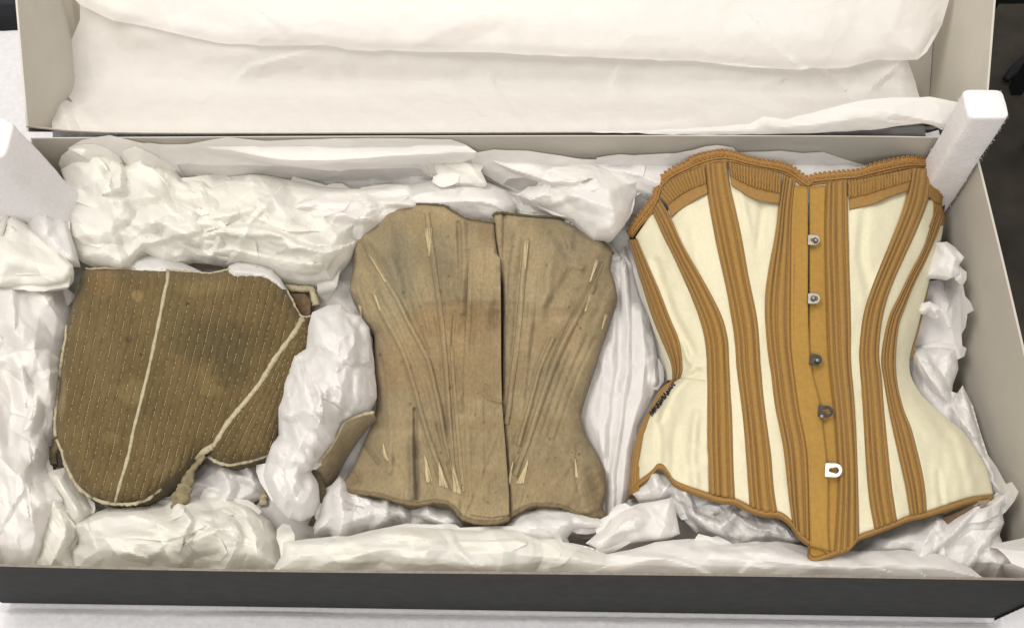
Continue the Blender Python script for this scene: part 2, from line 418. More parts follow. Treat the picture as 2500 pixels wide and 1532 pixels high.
# ------------------------------------------------------------------ TISSUE
GARM = [[(205, 655), (663, 660), (733, 765), (760, 775), (757, 841), (700, 985), (663, 1108), (533, 1130), (395, 1192), (352, 1222), (278, 1230), (185, 1180), (139, 1073), (134, 1031), (162, 799)],
        [(929, 520), (978, 500), (1086, 503), (1137, 534), (1203, 523), (1365, 534), (1473, 591), (1505, 700), (1467, 847), (1416, 1007), (1482, 1195), (1484, 1268), (1308, 1230), (1206, 1274), (1092, 1226), (841, 1195), (915, 1018), (913, 813), (852, 708), (861, 608)],
        [(1533, 565), (1600, 442), (1760, 364), (1974, 430), (2224, 379), (2315, 412), (2300, 551), (2221, 874), (2308, 1017), (2412, 1148), (2425, 1220), (2099, 1320), (1988, 1360), (1864, 1260), (1640, 1170), (1536, 1230), (1587, 994), (1629, 928), (1541, 600)]]
def tissue(name, label, poly, z0, H, w_, cr=(), m='tissue_mid', step=6, amp=1.0, sz=70, ang=0, st=1, seed=1, jag=2.0,
           mapper=PB, drop=.035, inset=.5, cat='tissue paper', group='crumpled tissue packed around the corsets', lateral=1.0, smooth=False, ridged=.5, folds=None, flaps=None, edges=None):
    CL[1:] = [CL[1] + 1 if CL[1:] else 1]; CL[0] = .0045 + .0004 * CL[1]
    v, f, be = fill(poly, step, jag, smooth, seed)
    rg = np.random.default_rng(seed + 900)
    pl = np.array(poly, float); bb0, bb1 = pl.min(0), pl.max(0); area_ = (bb1 - bb0).prod()
    bnd = resample(np.vstack([pl, pl[:1]]), 80)[:-1] if smooth else pl
    nf = folds if folds is not None else int(min(16, area_ / 9000) * min(amp, 1.4))
    cr = list(cr)
    for _ in range(nf):
        for _t in range(20):
            c = rg.uniform(bb0, bb1)
            if inside(c[:1], c[1:], pl)[0]: break
        a_ = ang + rg.normal() * .55; L = rg.uniform(.5, 1.7) * sz; dv = np.array([math.cos(a_), math.sin(a_)]) * L
        kk = np.array([-dv[1], dv[0]]) * rg.normal() * .18
        kind = rg.choice([0, 0, 1, -1]); am = rg.uniform(.0020, .0055) * amp * (1 if kind else rg.choice([1, -1]))
        cr.append(([tuple(c - dv), tuple(c + kk), tuple(c + dv)], am, rg.uniform(.25, .55) * sz, kind))
    if mapper is PB: amp = amp * .82
    def hf(x, y):
        d, _ = dseg(x, y, bnd, True)
        k = np.clip(d / w_, 0, 1); prof = .55 * k + .45 * np.sqrt(1 - (1 - k) ** 2)
        e = np.clip(d / 26, .35, 1); a = amp * .001
        sz_ = sz * (1.7 if mapper is PB else 1.35)
        n = a * 7.0 * crump(x, y, sz_ * 1.7, seed, ang, st) + a * 4.6 * crump(x, y, sz_, seed + 1, ang + .3, st) \
            + a * 1.25 * crump(x, y, sz_ * .45, seed + 2, ang - .4, max(1, st * .8)) + a * .25 * crump(x, y, sz_ * .22, seed + 3, ang + 1, 1)
        if ridged: n = n + ridged * a * 4.0 * crump(x, y, sz * 1.2, seed + 4, ang, st, 1)
        return z0 + H * prof + n * e + ridge(x, y, cr), d
    x, y = v[:, 0], v[:, 1]; h, d = hf(x, y)
    lx_ = lateral * crump(x, y, sz * .8, seed + 5, ang, st) * 7 * np.clip(d / 40, 0, 1)
    ly_ = lateral * crump(x, y, sz * .8, seed + 6, ang, st) * 7 * np.clip(d / 40, 0, 1)
    W3 = mapper(x + lx_, y + ly_, h)
    V = W3.tolist(); Fc = [tuple(t)[::-1] for t in f]
    nrm = LN if mapper is PL else np.array([0, 0, 1.])
    if drop > 0:
        ks = list(be.keys()); cen = W3.mean(0); id1 = {}
        for i in ks:
            p = W3[i]; g = cen - p; g = g - nrm * (g @ nrm); L = np.linalg.norm(g) + 1e-9
            id1[i] = len(V); V.append((p + g / L * min(drop * inset, L * .6) * .35 - nrm * drop * .5).tolist())
            V.append((p + g / L * min(drop * inset * 2, L * .8) - nrm * drop).tolist())
        for i, j in be.items():
            if i in id1 and j in id1:
                Fc.append((i, j, id1[j], id1[i])); Fc.append((id1[i], id1[j], id1[j] + 1, id1[i] + 1))
    o = mesh(name, V, Fc, M[m]); o.data.set_sharp_from_angle(angle=math.radians(24))
    # loose creased leaves of the same sheet that stand a little proud of it
    nl = flaps if flaps is not None else int(min(9, area_ / 11000) * min(amp, 1.3))
    for q_ in range(nl):
        for _t in range(30):
            c = rg.uniform(bb0, bb1)
            if inside(c[:1], c[1:], pl)[0] and dseg(c[:1], c[1:], bnd, True)[0][0] > sz * .30: break
        else: continue
        a_ = ang + rg.normal() * .5; u_ = np.array([math.cos(a_), math.sin(a_)]); n_ = np.array([-u_[1], u_[0]]) * rg.choice([-1, 1])
        Lf = sz * rg.uniform(.9, 1.9); Wf = sz * rg.uniform(.5, 1.0); R_ = rg.uniform
        pq = [(-1, 0), (-.5, R_(-.1, .1)), (.4, R_(-.1, .1)), (1, R_(0, .2)), (R_(.6, .9), R_(.5, .9)), (R_(.1, .4), R_(.9, 1.1)), (R_(-.3, 0), R_(.75, 1.1)), (R_(-.8, -.5), R_(.4, .8))]
        pp = np.array([c + u_ * Lf * p[0] + n_ * Wf * p[1] for p in pq])
        for _k in range(8):                                   # keep it on its sheet
            bad = ~inside(pp[:, 0], pp[:, 1], pl) | (dseg(pp[:, 0], pp[:, 1], bnd, True)[0] < 4)
            pp[bad] = c + (pp[bad] - c) * .8
        if (~inside(pp[:, 0], pp[:, 1], pl)).any(): continue
        CL[0] += .00003
        try: v2, f2, _b = fill(pp, max(4, step * .8), 1.2, False, seed + q_)
        except Exception: continue
        if len(f2) < 12: continue
        x2, y2 = v2[:, 0], v2[:, 1]; t = np.clip(((x2 - c[0]) * n_[0] + (y2 - c[1]) * n_[1]) / Wf, 0, 1)
        s2 = ((x2 - c[0]) * u_[0] + (y2 - c[1]) * u_[1]) / Lf
        h2 = hf(x2, y2)[0] - .0030 + (.0030 + amp * R_(.002, .0055)) * t ** .7 * (1 - .5 * s2 ** 2) + amp * .0012 * crump(x2, y2, sz * .8, seed + q_ + 20, ang)
        o2 = mesh('creased_leaf', mapper(x2, y2, h2), [tuple(q3)[::-1] for q3 in f2], M[m], o); o2.data.set_sharp_from_angle(angle=math.radians(24))
    per = np.hypot(*(np.roll(pl, -1, 0) - pl).T).sum(); no_ = edges if edges is not None else int(min(12, per / 95))
    pk = sorted(be.keys()) if (drop > 0 and no_) else []
    for q_ in range(no_ if len(pk) > 12 else 0):
        c = v[pk[rg.integers(len(pk))]]; g = v.mean(0) - c; dd_, _s = dseg(c[:1], c[1:], bnd, True)
        best = None                                          # outward direction
        for an in np.linspace(0, 6.283, 17)[:-1]:
            t_ = c + 12 * np.array([math.cos(an), math.sin(an)])
            if not inside(t_[:1], t_[1:], pl)[0]:
                dq = dseg(t_[:1], t_[1:], bnd, True)[0][0]
                if best is None or dq > best[0]: best = (dq, an)
        if best is None: continue
        n_ = np.array([math.cos(best[1]), math.sin(best[1])]); u_ = np.array([-n_[1], n_[0]]); R_ = rg.uniform
        Lf = R_(.45, 1.1) * sz; out_ = R_(7, 17)
        pq = [(-1, -.9 * Lf * .6), (-.6, -1.2 * Lf * .6), (.5, -1.1 * Lf * .6), (1, -.7 * Lf * .6), (1.1, R_(-6, 4)), (R_(.5, .9), out_ * R_(.5, 1)), (R_(0, .3), out_), (R_(-.5, -.1), out_ * R_(.4, .8)), (-.9, R_(-4, 4))]
        pp = np.array([c + u_ * Lf * p[0] + n_ * p[1] for p in pq])
        if pp[:, 1].max() > 1378 or pp[:, 1].min() < 372: continue
        if any(inside(pp[:, 0], pp[:, 1], G_).any() for G_ in GARM): continue
        CL[0] += .00003
        try: v2, f2, _b = fill(pp, max(4, step * .8), 1.5, False, seed + q_ + 50)
        except Exception: continue
        if len(f2) < 10: continue
        x2, y2 = v2[:, 0], v2[:, 1]; ins = inside(x2, y2, pl); h2, d2 = hf(x2, y2); t = (x2 - c[0]) * n_[0] + (y2 - c[1]) * n_[1]
        h2 = np.where(ins, h2, z0 - .0005 * d2) * 1.0
        h2 = z0 + (h2 - z0) * np.clip(d2 / 30, 0, 1) + R_(.001, .004) - .00018 * np.clip(-t - Lf * .35, 0, 60) + .0016 * crump(x2, y2, sz * .5, seed + q_ + 60, ang)
        o2 = mesh('creased_leaf', mapper(x2, y2, h2), [tuple(q3)[::-1] for q3 in f2], M[m], o); o2.data.set_sharp_from_angle(angle=math.radians(24))
    return tag(o, label, cat, group)
G_L = 'smooth tissue sheets lining the lid'
# lid
tissue('tissue_sheet', 'lower smooth tissue sheet in the lid, crumpled at its left end',
       [(180, -60), (195, 13), (182, 80), (168, 112), (176, 185), (156, 222), (178, 250), (150, 240), (122, 235), (140, 262), (126, 300), (130, 345), (900, 350), (1600, 350),
        (2262, 350), (2255, 290), (2235, 200), (2215, 145), (2225, 60), (2230, -60)],
       .045, .0, 30, [([(100, 340), (2300, 340)], .085, 150, 2), ([(340, 70), (560, 118), (760, 130), (1000, 138), (1400, 160), (1900, 185), (2200, 170)], .012, 70, 2),
                      ([(215, 120), (230, 215), (380, 205), (500, 205), (570, 190)], .004, 40, 0), ([(560, 300), (760, 330), (1000, 320)], .004, 60, 0),
                      ([(1000, 120), (1060, 200), (1000, 320)], .006, 90, 0), ([(1340, 320), (1500, 285), (1700, 300)], .006, 40, 0),
                      ([(150, 260), (175, 330)], .012, 22, 0), ([(185, 250), (230, 310), (300, 340)], .006, 26, 0),
                      ([(1600, 200), (1850, 230), (1990, 290)], .004, 60, 0), ([(2190, 150), (2210, 240), (2180, 330)], .01, 50, 0)],
       'tissue_mid', 8, 1.25, 130, .1, 1.6, 3, 3, PL, 0, group=G_L, ridged=.3, lateral=.3, folds=16, flaps=0)
tissue('tissue_sheet', 'upper smooth tissue sheet in the lid with a shadowed wavy lower edge',
       [(130, -60), (195, 12), (275, 50), (330, 60), (430, 82), (530, 105), (640, 112), (790, 110), (850, 122), (1010, 126), (1200, 128), (1320, 135), (1470, 142), (1700, 150),
        (1800, 162), (1930, 170), (2070, 165), (2140, 146), (2240, 146), (2262, 128), (2300, 60), (2320, -10), (2322, -60)],
       .072, .0, 60, [([(130, -60), (195, 12), (275, 50), (330, 60), (430, 82), (530, 105), (640, 112), (790, 110), (850, 122), (1200, 128), (1470, 142), (1700, 150), (1930, 170), (2070, 165), (2140, 146), (2240, 146), (2300, 60)], -.003, 14, 2), ([(300, 60), (450, 30), (600, 80)], -.003, 40, 0), ([(1000, 120), (1100, 70), (1200, 60)], .003, 60, 0), ([(2240, 146), (2180, 80), (2200, -20)], .01, 90, 0),
                        ([(640, 60), (1000, 40), (1500, 60), (2000, 90)], .008, 90, 2)],
       'tissue_mid', 8, .9, 150, .1, 2.0, 11, 1, PL, 0, group=G_L, ridged=.15, lateral=.2, folds=9, flaps=0)
tissue('tissue_sheet', 'thin tissue flap over the near right corner of the lid, beside the foam post',
       [(1440, 322), (1600, 318), (1700, 312), (1830, 303), (1865, 284), (1920, 292), (2010, 268), (2080, 250), (2180, 238), (2270, 236), (2340, 250), (2345, 290), (2300, 318), (2278, 306),
        (2240, 298), (2170, 292), (2230, 303), (2100, 318), (1950, 326), (1700, 330)],
       .168, .006, 30, [([(1870, 286), (1960, 305), (2100, 290), (2170, 292)], .006, 30, 0), ([(2060, 258), (2170, 275), (2300, 300)], .006, 30, 0)],
       'tissue_mid', 6, .6, 90, 0, 2, 19, 1, PL, 0, group=G_L, flaps=0)
# box: bottom layer
tissue('tissue_sheet', 'flattened tissue lining the whole bottom of the archive box', [(170, 480), (1200, 470), (2240, 490), (2280, 900), (2360, 1370), (1250, 1388), (0, 1375), (40, 900)],
       .062, .02, 120, [], 'tissue_mid', 9, 1.3, 80, .4, 1, 2, 4, PB, .03, folds=6, flaps=0)
B = tissue
B('tissue_liner', 'grey shaded tissue hollow along the back wall of the box, left half', [(330, 352), (520, 350), (900, 352), (1130, 360), (1240, 420), (1330, 500), (900, 560), (560, 540), (420, 470)], .100, .0, 60,
  [([(440, 350), (1130, 352)], .05, 55, 2), ([(480, 420), (500, 440), (540, 455)], .014, 30, 0), ([(620, 405), (800, 400), (900, 405), (1060, 440)], .012, 60, 1)], 'tissue_mid', 6, .7, 120, .1, 2, 21, 1)
B('tissue_fold', 'smooth bright tissue fold running along the back rim of the box', [(436, 356), (490, 346), (555, 335), (650, 344), (760, 340), (900, 337), (1000, 338), (1100, 340), (1135, 352), (1165, 372), (1110, 372), (1060, 376), (960, 380), (800, 392), (690, 390), (640, 382), (560, 366)],
  .168, .004, 20, [([(640, 365), (760, 372), (1000, 360)], -.003, 20, 0)], 'tissue_mid', 5, .35, 110, 0, 3, 22, .5, drop=.02)
B('tissue_fold', 'narrow tissue fold against the back wall above the crumpled left heap', [(165, 362), (200, 342), (240, 334), (268, 330), (320, 343), (386, 359), (320, 362), (290, 358), (262, 352), (230, 360), (200, 380)], .166, .004, 14, [], 'tissue_mid', 5, .5, 60, 0, 2, 23, 1, drop=.03)
B('tissue_flap', 'small pointed tissue flap hanging from the back rim fold', [(1010, 383), (1020, 400), (1035, 404), (1042, 385), (1055, 383), (1062, 410), (1075, 445), (1190, 450), (1172, 412), (1130, 384), (1100, 362), (1060, 376)], .140, .005, 20, [([(1100, 365), (1150, 400), (1180, 440)], .007, 22, 1)], 'tissue_warm', 5, .5, 60, 0, 1, 24, 1)
B('tissue_wad', 'large crumpled cream tissue heap in the back left corner', [(143, 400), (150, 380), (178, 358), (205, 352), (235, 352), (262, 362), (290, 380), (300, 395), (300, 368), (330, 356), (372, 376), (430, 412), (447, 440), (470, 436), (500, 438), (520, 458), (600, 470), (620, 560), (560, 640), (470, 630), (400, 640), (350, 615), (300, 655), (230, 648), (200, 640), (170, 610), (128, 556), (105, 548), (86, 512), (68, 482), (95, 478), (130, 488), (160, 470), (158, 440)],
  .120, .045, 90, [([(300, 365), (300, 400), (305, 455), (270, 470)], .016, 34, 1), ([(180, 360), (250, 375), (300, 410)], .01, 26, 0), ([(305, 455), (330, 470), (350, 510), (300, 560)], -.012, 30, 0), ([(255, 455), (280, 440), (300, 455)], .012, 24, 0),
                    ([(310, 555), (430, 520), (540, 500)], .007, 30, 0), ([(150, 440), (200, 560), (280, 640)], .01, 40, 0), ([(200, 600), (260, 590), (300, 600)], -.01, 24, 0), ([(300, 655), (350, 600), (470, 570)], .01, 30, -1)],
  'tissue_warm', 5, 1.5, 62, .5, 1.2, 31, 3)
B('tissue_roll', 'long crumpled tissue roll between the left heap and the beige corset', [(455, 470), (510, 450), (560, 432), (615, 425), (665, 430), (730, 442), (800, 456), (868, 461), (930, 470), (920, 540), (872, 598), (862, 620), (830, 660), (812, 688), (740, 692), (690, 684), (650, 668), (600, 655), (540, 645), (480, 625), (440, 600), (400, 560)],
  .112, .036, 80, [([(420, 585), (520, 560), (600, 550), (660, 560), (720, 590), (790, 612), (830, 600)], .016, 46, 1), ([(480, 610), (560, 600), (640, 620), (760, 640)], .012, 34, 1), ([(630, 430), (660, 470), (700, 530), (690, 560)], .010, 46, 0),
                    ([(560, 500), (600, 480), (640, 500), (560, 530)], .008, 30, 0), ([(800, 610), (830, 560), (870, 540)], .009, 30, 0), ([(480, 540), (560, 525), (620, 505)], .009, 26, 0)],
  'tissue_warm', 5, 1.25, 75, .1, 2.0, 37, 2)
B('tissue_roll', 'tightly gathered tissue roll right behind the top of the beige corset', [(700, 500), (735, 470), (790, 458), (868, 461), (940, 458), (1000, 450), (1060, 438), (1120, 436), (1185, 442), (1235, 465), (1260, 500), (1250, 545), (1100, 545), (960, 540), (880, 590), (830, 590), (760, 560), (715, 520)],
  .116, .026, 55, [([(720, 505), (800, 475), (900, 470), (990, 460)], .010, 18, 0), ([(720, 510), (800, 495), (900, 490), (1000, 500)], .009, 16, 0), ([(735, 520), (830, 515), (900, 530)], .009, 20, 1), ([(990, 460), (1080, 480), (1230, 490)], .006, 40, 0), ([(800, 560), (830, 520), (900, 510)], .008, 30, 0)],
  'tissue_mid', 5, .9, 60, .05, 3, 43, 1.5)
B('tissue_sheet', 'loosely folded tissue sheet between the beige corset and the yellow corset top', [(1150, 390), (1165, 372), (1205, 365), (1290, 368), (1370, 380), (1440, 390), (1500, 408), (1560, 420), (1625, 440), (1640, 480), (1560, 470), (1545, 492), (1525, 550), (1500, 580), (1450, 585), (1400, 540), (1320, 500), (1262, 475), (1290, 455), (1345, 450), (1300, 440), (1240, 425), (1190, 405)],
  .124, .022, 60, [([(1175, 385), (1250, 420), (1345, 450), (1420, 440)], .013, 40, -1), ([(1345, 450), (1320, 480), (1290, 490)], .012, 26, 0), ([(1440, 390), (1480, 450), (1500, 540)], .012, 60, 0), ([(1400, 480), (1460, 500), (1520, 520)], .008, 26, 0)],
  'tissue_mid', 5, .8, 80, .3, 1.6, 47, 1)
B('tissue_sheet', 'flat white tissue sheet rising behind the lace top of the yellow corset', [(1430, 396), (1500, 388), (1560, 378), (1650, 374), (1692, 366), (1720, 358), (1750, 354), (1790, 360), (1800, 372), (1905, 368), (1960, 374), (2010, 371), (2060, 388), (2120, 406), (2160, 440), (2100, 500), (1700, 520), (1600, 480), (1500, 440)],
  .128, .012, 50, [([(1450, 400), (1560, 420), (1620, 440)], .008, 30, 1), ([(1900, 380), (2010, 420), (2100, 430)], .006, 40, 0)], 'tissue_cool', 6, .5, 100, 0, 2, 53, .6, drop=.05)
B('tissue_wad', 'small bluish white tissue wad poking out behind the upper right of the beige corset', [(1186, 535), (1190, 505), (1205, 488), (1228, 470), (1250, 466), (1270, 474), (1300, 486), (1350, 492), (1400, 498), (1430, 512), (1470, 540), (1500, 560), (1490, 590), (1530, 640), (1525, 690), (1505, 740), (1450, 680), (1350, 600), (1250, 560)],
  .088, .022, 40, [([(1240, 475), (1280, 500), (1350, 510)], .009, 20, 0), ([(1400, 500), (1440, 540), (1480, 590)], .009, 22, 0)], 'tissue_cool', 5, 1.5, 34, .3, 1.2, 59, 2)
B('tissue_sheet', 'thin tissue ruffle beside the left foam post', [(-90, 400), (0, 430), (15, 442), (30, 430), (60, 430), (90, 436), (125, 432), (135, 470), (170, 560), (190, 640), (120, 640), (40, 560), (-90, 560)],
  .150, .025, 40, [([(60, 440), (50, 480), (55, 540)], -.010, 26, 0), ([(100, 440), (95, 500), (110, 560)], .009, 26, 0)], 'tissue_cool', 5, 1.0, 50, 1.2, 1.6, 61, 2)
B('tissue_roll', 'smooth bulging tissue roll at the left edge above the brown stays', [(-90, 530), (0, 528), (35, 522), (52, 536), (100, 575), (150, 620), (178, 648), (175, 670), (160, 690), (110, 700), (0, 700), (-90, 700)],
  .160, .030, 70, [([(20, 530), (20, 620), (0, 690)], .008, 50, 0), ([(40, 530), (120, 600), (170, 650)], .006, 40, 0)], 'tissue_warm', 5, 1.1, 80, .7, 1.5, 67, 1)
B('tissue_roll', 'tall crumpled tissue column along the left edge beside the brown stays', [(-90, 640), (0, 645), (60, 660), (100, 672), (112, 690), (152, 695), (162, 730), (167, 760), (160, 830), (150, 900), (140, 970), (135, 1040), (120, 1080), (112, 1140), (150, 1180), (175, 1215), (150, 1270), (110, 1320), (95, 1395), (-90, 1392)],
  .112, .034, 70, [([(100, 672), (110, 730), (160, 800)], .010, 34, 0), ([(0, 790), (80, 850), (130, 960)], .010, 40, 0), ([(60, 1040), (100, 920), (140, 900)], .010, 34, 1), ([(0, 900), (40, 1000), (30, 1120)], -.010, 40, 0), ([(20, 1130), (70, 1190), (90, 1330)], .011, 40, 0), ([(20, 740), (60, 800), (50, 900)], .008, 40, 0)],
  'tissue_mid', 5, 1.45, 78, 1.2, 1.4, 71, 2)
B('tissue_sheet', 'crossed thin tissue strands in the front left corner below the brown stays', [(112, 1150), (160, 1140), (190, 1180), (230, 1240), (200, 1290), (172, 1340), (190, 1400), (50, 1400), (80, 1300)], .112, .020, 40,
  [([(140, 1170), (170, 1220), (190, 1260)], .012, 16, 0), ([(130, 1220), (160, 1290), (120, 1390)], .010, 20, 0)], 'tissue_warm', 5, 1.2, 50, 1.2, 2, 73, 2)
B('tissue_sheet', 'pale tissue peeping out under the lower edge of the brown stays', [(165, 1170), (200, 1210), (280, 1240), (400, 1225), (470, 1160), (520, 1110), (640, 1115), (652, 1160), (640, 1215), (600, 1240), (560, 1260), (400, 1300), (200, 1290)], .088, .022, 50,
  [([(540, 1140), (560, 1190), (550, 1220)], .012, 24, 0), ([(600, 1130), (620, 1180)], .010, 20, 0), ([(480, 1180), (520, 1150), (560, 1150)], .008, 20, 0)], 'tissue_cool', 5, 1.0, 46, .6, 1.3, 79, 2)
B('tissue_roll', 'fat crumpled tissue roll below the brown stays at the front', [(165, 1268), (200, 1262), (260, 1240), (330, 1236), (400, 1228), (440, 1212), (500, 1208), (560, 1214), (610, 1238), (660, 1270), (680, 1310), (690, 1345), (712, 1400), (175, 1400), (165, 1340), (188, 1325), (182, 1300)],
  .106, .046, 75, [([(180, 1290), (260, 1260), (330, 1255), (430, 1300), (450, 1310)], .010, 24, 0), ([(440, 1225), (470, 1265), (450, 1320), (500, 1300), (575, 1272), (582, 1290)], .014, 34, 1), ([(540, 1400), (575, 1340), (560, 1270)], .012, 34, 0), ([(300, 1345), (360, 1355)], .008, 20, 0), ([(600, 1250), (620, 1320), (660, 1390)], .010, 26, 0), ([(500, 1210), (540, 1260), (600, 1260)], -.007, 26, 0)],
  'tissue_warm', 5, 1.35, 66, .25, 1.6, 83, 2)
B('tissue_sheet', 'shaded flat tissue in the hollow between the brown stays and the beige corset', [(600, 640), (740, 690), (830, 660), (870, 640), (880, 760), (900, 800), (800, 770), (740, 800), (700, 720)], .080, .008, 60, [([(700, 700), (800, 720), (860, 760)], .006, 30, 0)], 'tissue_mid', 6, .7, 60, 0, 1.5, 89, 1)
B('tissue_roll', 'plump crumpled tissue roll standing between the brown stays and the beige corset', [(762, 762), (800, 745), (832, 742), (850, 760), (880, 772), (902, 800), (908, 850), (915, 910), (920, 970), (898, 1005), (860, 1020), (838, 1035), (815, 1080), (780, 1120), (752, 1150), (770, 1180), (775, 1225), (765, 1255), (735, 1272), (705, 1268), (675, 1235), (655, 1200), (641, 1160), (650, 1120), (662, 1080), (680, 1060), (670, 1010), (688, 960), (700, 900), (712, 862), (745, 850), (752, 800)],
  .125, .060, 90, [([(770, 780), (800, 860), (800, 950), (780, 1040)], .008, 30, 0), ([(665, 1100), (700, 1120), (740, 1130)], .010, 24, 0), ([(700, 1110), (690, 1160), (720, 1260)], -.010, 20, 0), ([(830, 790), (850, 880), (830, 980)], .008, 26, 0), ([(700, 1010), (760, 1000), (820, 1010)], .008, 20, 0)],
  'tissue_cool', 4.5, 1.7, 44, 1.2, 1.2, 97, 2.5)
B('tissue_roll', 'long low tissue roll along the front wall below the beige corset', [(660, 1400), (690, 1350), (690, 1320), (780, 1312), (850, 1308), (900, 1295), (950, 1285), (1050, 1288), (1180, 1292), (1260, 1288), (1300, 1300), (1400, 1325), (1480, 1350), (1560, 1375), (1600, 1405)],
  .142, .030, 60, [([(700, 1330), (860, 1320), (940, 1300), (1010, 1310)], .007, 26, 0), ([(1000, 1300), (1060, 1330), (1040, 1350)], .008, 34, 0), ([(1200, 1300), (1230, 1340), (1220, 1390)], .007, 34, 0), ([(1320, 1310), (1330, 1350), (1310, 1390)], -.006, 26, 0), ([(780, 1380), (900, 1350), (1000, 1360), (1180, 1380)], .006, 26, 0)],
  'tissue_warm', 5, .9, 80, .15, 2, 101, 1.5)
B('tissue_wad', 'bluish crumpled tissue wad under the lower left hem of the beige corset', [(768, 1305), (765, 1285), (775, 1262), (790, 1215), (802, 1190), (830, 1160), (860, 1190), (960, 1215), (1040, 1222), (1110, 1235), (1140, 1275), (1130, 1292), (1060, 1290), (960, 1282), (900, 1295), (850, 1312), (825, 1316), (800, 1300)],
  .112, .024, 35, [([(830, 1200), (840, 1260), (830, 1310)], .013, 24, 0), ([(950, 1225), (945, 1270), (920, 1290)], .013, 22, 1), ([(870, 1200), (900, 1250)], .009, 20, 0), ([(1040, 1225), (1050, 1260), (1100, 1280)], .013, 22, 0), ([(1000, 1230), (1010, 1260)], -.010, 20, 0)], 'tissue_cool', 4.5, 1.5, 36, .8, 1, 103, 2)
B('tissue_wad', 'pillowy tissue with a dark opening under the lower right hem of the beige corset', [(1180, 1296), (1230, 1280), (1270, 1250), (1330, 1235), (1400, 1250), (1440, 1262), (1475, 1268), (1488, 1285), (1484, 1298), (1450, 1290), (1400, 1292), (1386, 1312), (1392, 1330), (1300, 1330), (1220, 1320)],
  .128, .022, 30, [([(1290, 1290), (1350, 1285), (1440, 1275)], .009, 24, 0)], 'tissue_cool', 4.5, 1.0, 40, .1, 1.5, 107, 1.5)
B('tissue_sheet', 'folded tissue piece with a square corner left of the yellow corset tip', [(1470, 1290), (1490, 1262), (1520, 1242), (1560, 1228), (1600, 1222), (1640, 1214), (1648, 1240), (1655, 1275), (1660, 1302), (1640, 1310), (1560, 1318), (1510, 1330), (1460, 1340), (1430, 1325)],
  .138, .014, 40, [([(1635, 1216), (1625, 1280), (1610, 1312)], .007, 22, 0), ([(1545, 1260), (1555, 1310)], .005, 26, 0), ([(1470, 1330), (1520, 1280), (1560, 1260)], .008, 30, 0)], 'tissue_mid', 4.5, .6, 60, .5, 1, 109, 1)
B('tissue_roll', 'broad tissue fold along the front wall under the tip of the yellow corset', [(1400, 1405), (1480, 1352), (1540, 1340), (1600, 1322), (1680, 1314), (1730, 1315), (1760, 1325), (1900, 1320), (2000, 1340), (2100, 1345), (2200, 1340), (2290, 1350), (2370, 1385), (2420, 1420), (1900, 1415)],
  .144, .022, 50, [([(1500, 1345), (1600, 1355), (1700, 1380), (1730, 1400)], .009, 26, 1), ([(1740, 1350), (1880, 1350), (2000, 1370)], .006, 24, 0), ([(1700, 1330), (1800, 1345), (1870, 1370)], -.004, 20, 0)], 'tissue_mid', 5, .6, 90, .1, 2, 113, 1)
B('tissue_wad', 'crumpled tissue stuffing showing under the lower left hem of the yellow corset', [(1545, 1205), (1570, 1180), (1600, 1140), (1640, 1160), (1700, 1185), (1800, 1220), (1850, 1250), (1900, 1265), (1960, 1320), (1900, 1335), (1830, 1325), (1780, 1330), (1740, 1310), (1700, 1300), (1670, 1270), (1640, 1215), (1600, 1225), (1560, 1222)],
  .122, .022, 40, [([(1680, 1200), (1700, 1250), (1760, 1280), (1810, 1240)], .014, 30, 1), ([(1590, 1160), (1610, 1200)], .010, 20, 0), ([(1760, 1290), (1790, 1240)], .012, 22, 0), ([(1660, 1240), (1720, 1310), (1780, 1325)], -.012, 20, 0), ([(1830, 1270), (1900, 1280), (1940, 1310)], .009, 24, 0)], 'tissue_cool', 4.5, 1.5, 44, .6, 1.1, 127, 1.5)
B('tissue_sheet', 'pleated tissue fanning out below the right hip of the yellow corset', [(2040, 1350), (2110, 1310), (2200, 1275), (2300, 1245), (2380, 1215), (2440, 1205), (2462, 1196), (2458, 1225), (2445, 1240), (2452, 1275), (2440, 1305), (2455, 1340), (2530, 1300), (2580, 1340), (2610, 1410), (2300, 1412), (2200, 1380), (2060, 1370)],
  .108, .030, 40, [([(2390, 1240), (2330, 1300), (2250, 1370)], .014, 26, 1), ([(2440, 1290), (2390, 1340), (2360, 1405)], .014, 24, 1), ([(2290, 1270), (2260, 1310), (2240, 1365)], .012, 24, 0), ([(2140, 1310), (2200, 1330), (2260, 1320)], .008, 26, 0), ([(2470, 1340), (2440, 1370), (2430, 1410)], .012, 20, 0)], 'tissue_cool', 5, 1.0, 60, 2.3, 2, 131, 2)
B('tissue_sheet', 'long tissue sheet draped down the right side of the yellow corset', [(2215, 880), (2230, 850), (2290, 845), (2335, 850), (2340, 900), (2326, 940), (2322, 985), (2350, 940), (2375, 990), (2395, 1060), (2412, 1110), (2450, 1170), (2468, 1200), (2440, 1235), (2400, 1200), (2340, 1120), (2280, 1020), (2230, 960)],
  .078, .016, 26, [([(2240, 870), (2300, 960), (2380, 1070), (2440, 1180)], .014, 24, 0), ([(2260, 860), (2330, 985)], .010, 24, 1), ([(2345, 950), (2385, 1060)], .009, 16, 0)], 'tissue_cool', 4.5, .8, 60, 1.0, 3, 137, 1.5)
B('tissue_sheet', 'flat shaded tissue in the hollow right of the yellow corset waist', [(2250, 690), (2300, 680), (2345, 720), (2350, 850), (2300, 900), (2230, 880), (2225, 800)], .070, .008, 40, [([(2270, 700), (2300, 760), (2340, 840)], .006, 40, 0)], 'tissue_cool', 6, .6, 70, 1, 1.5, 139, 1)
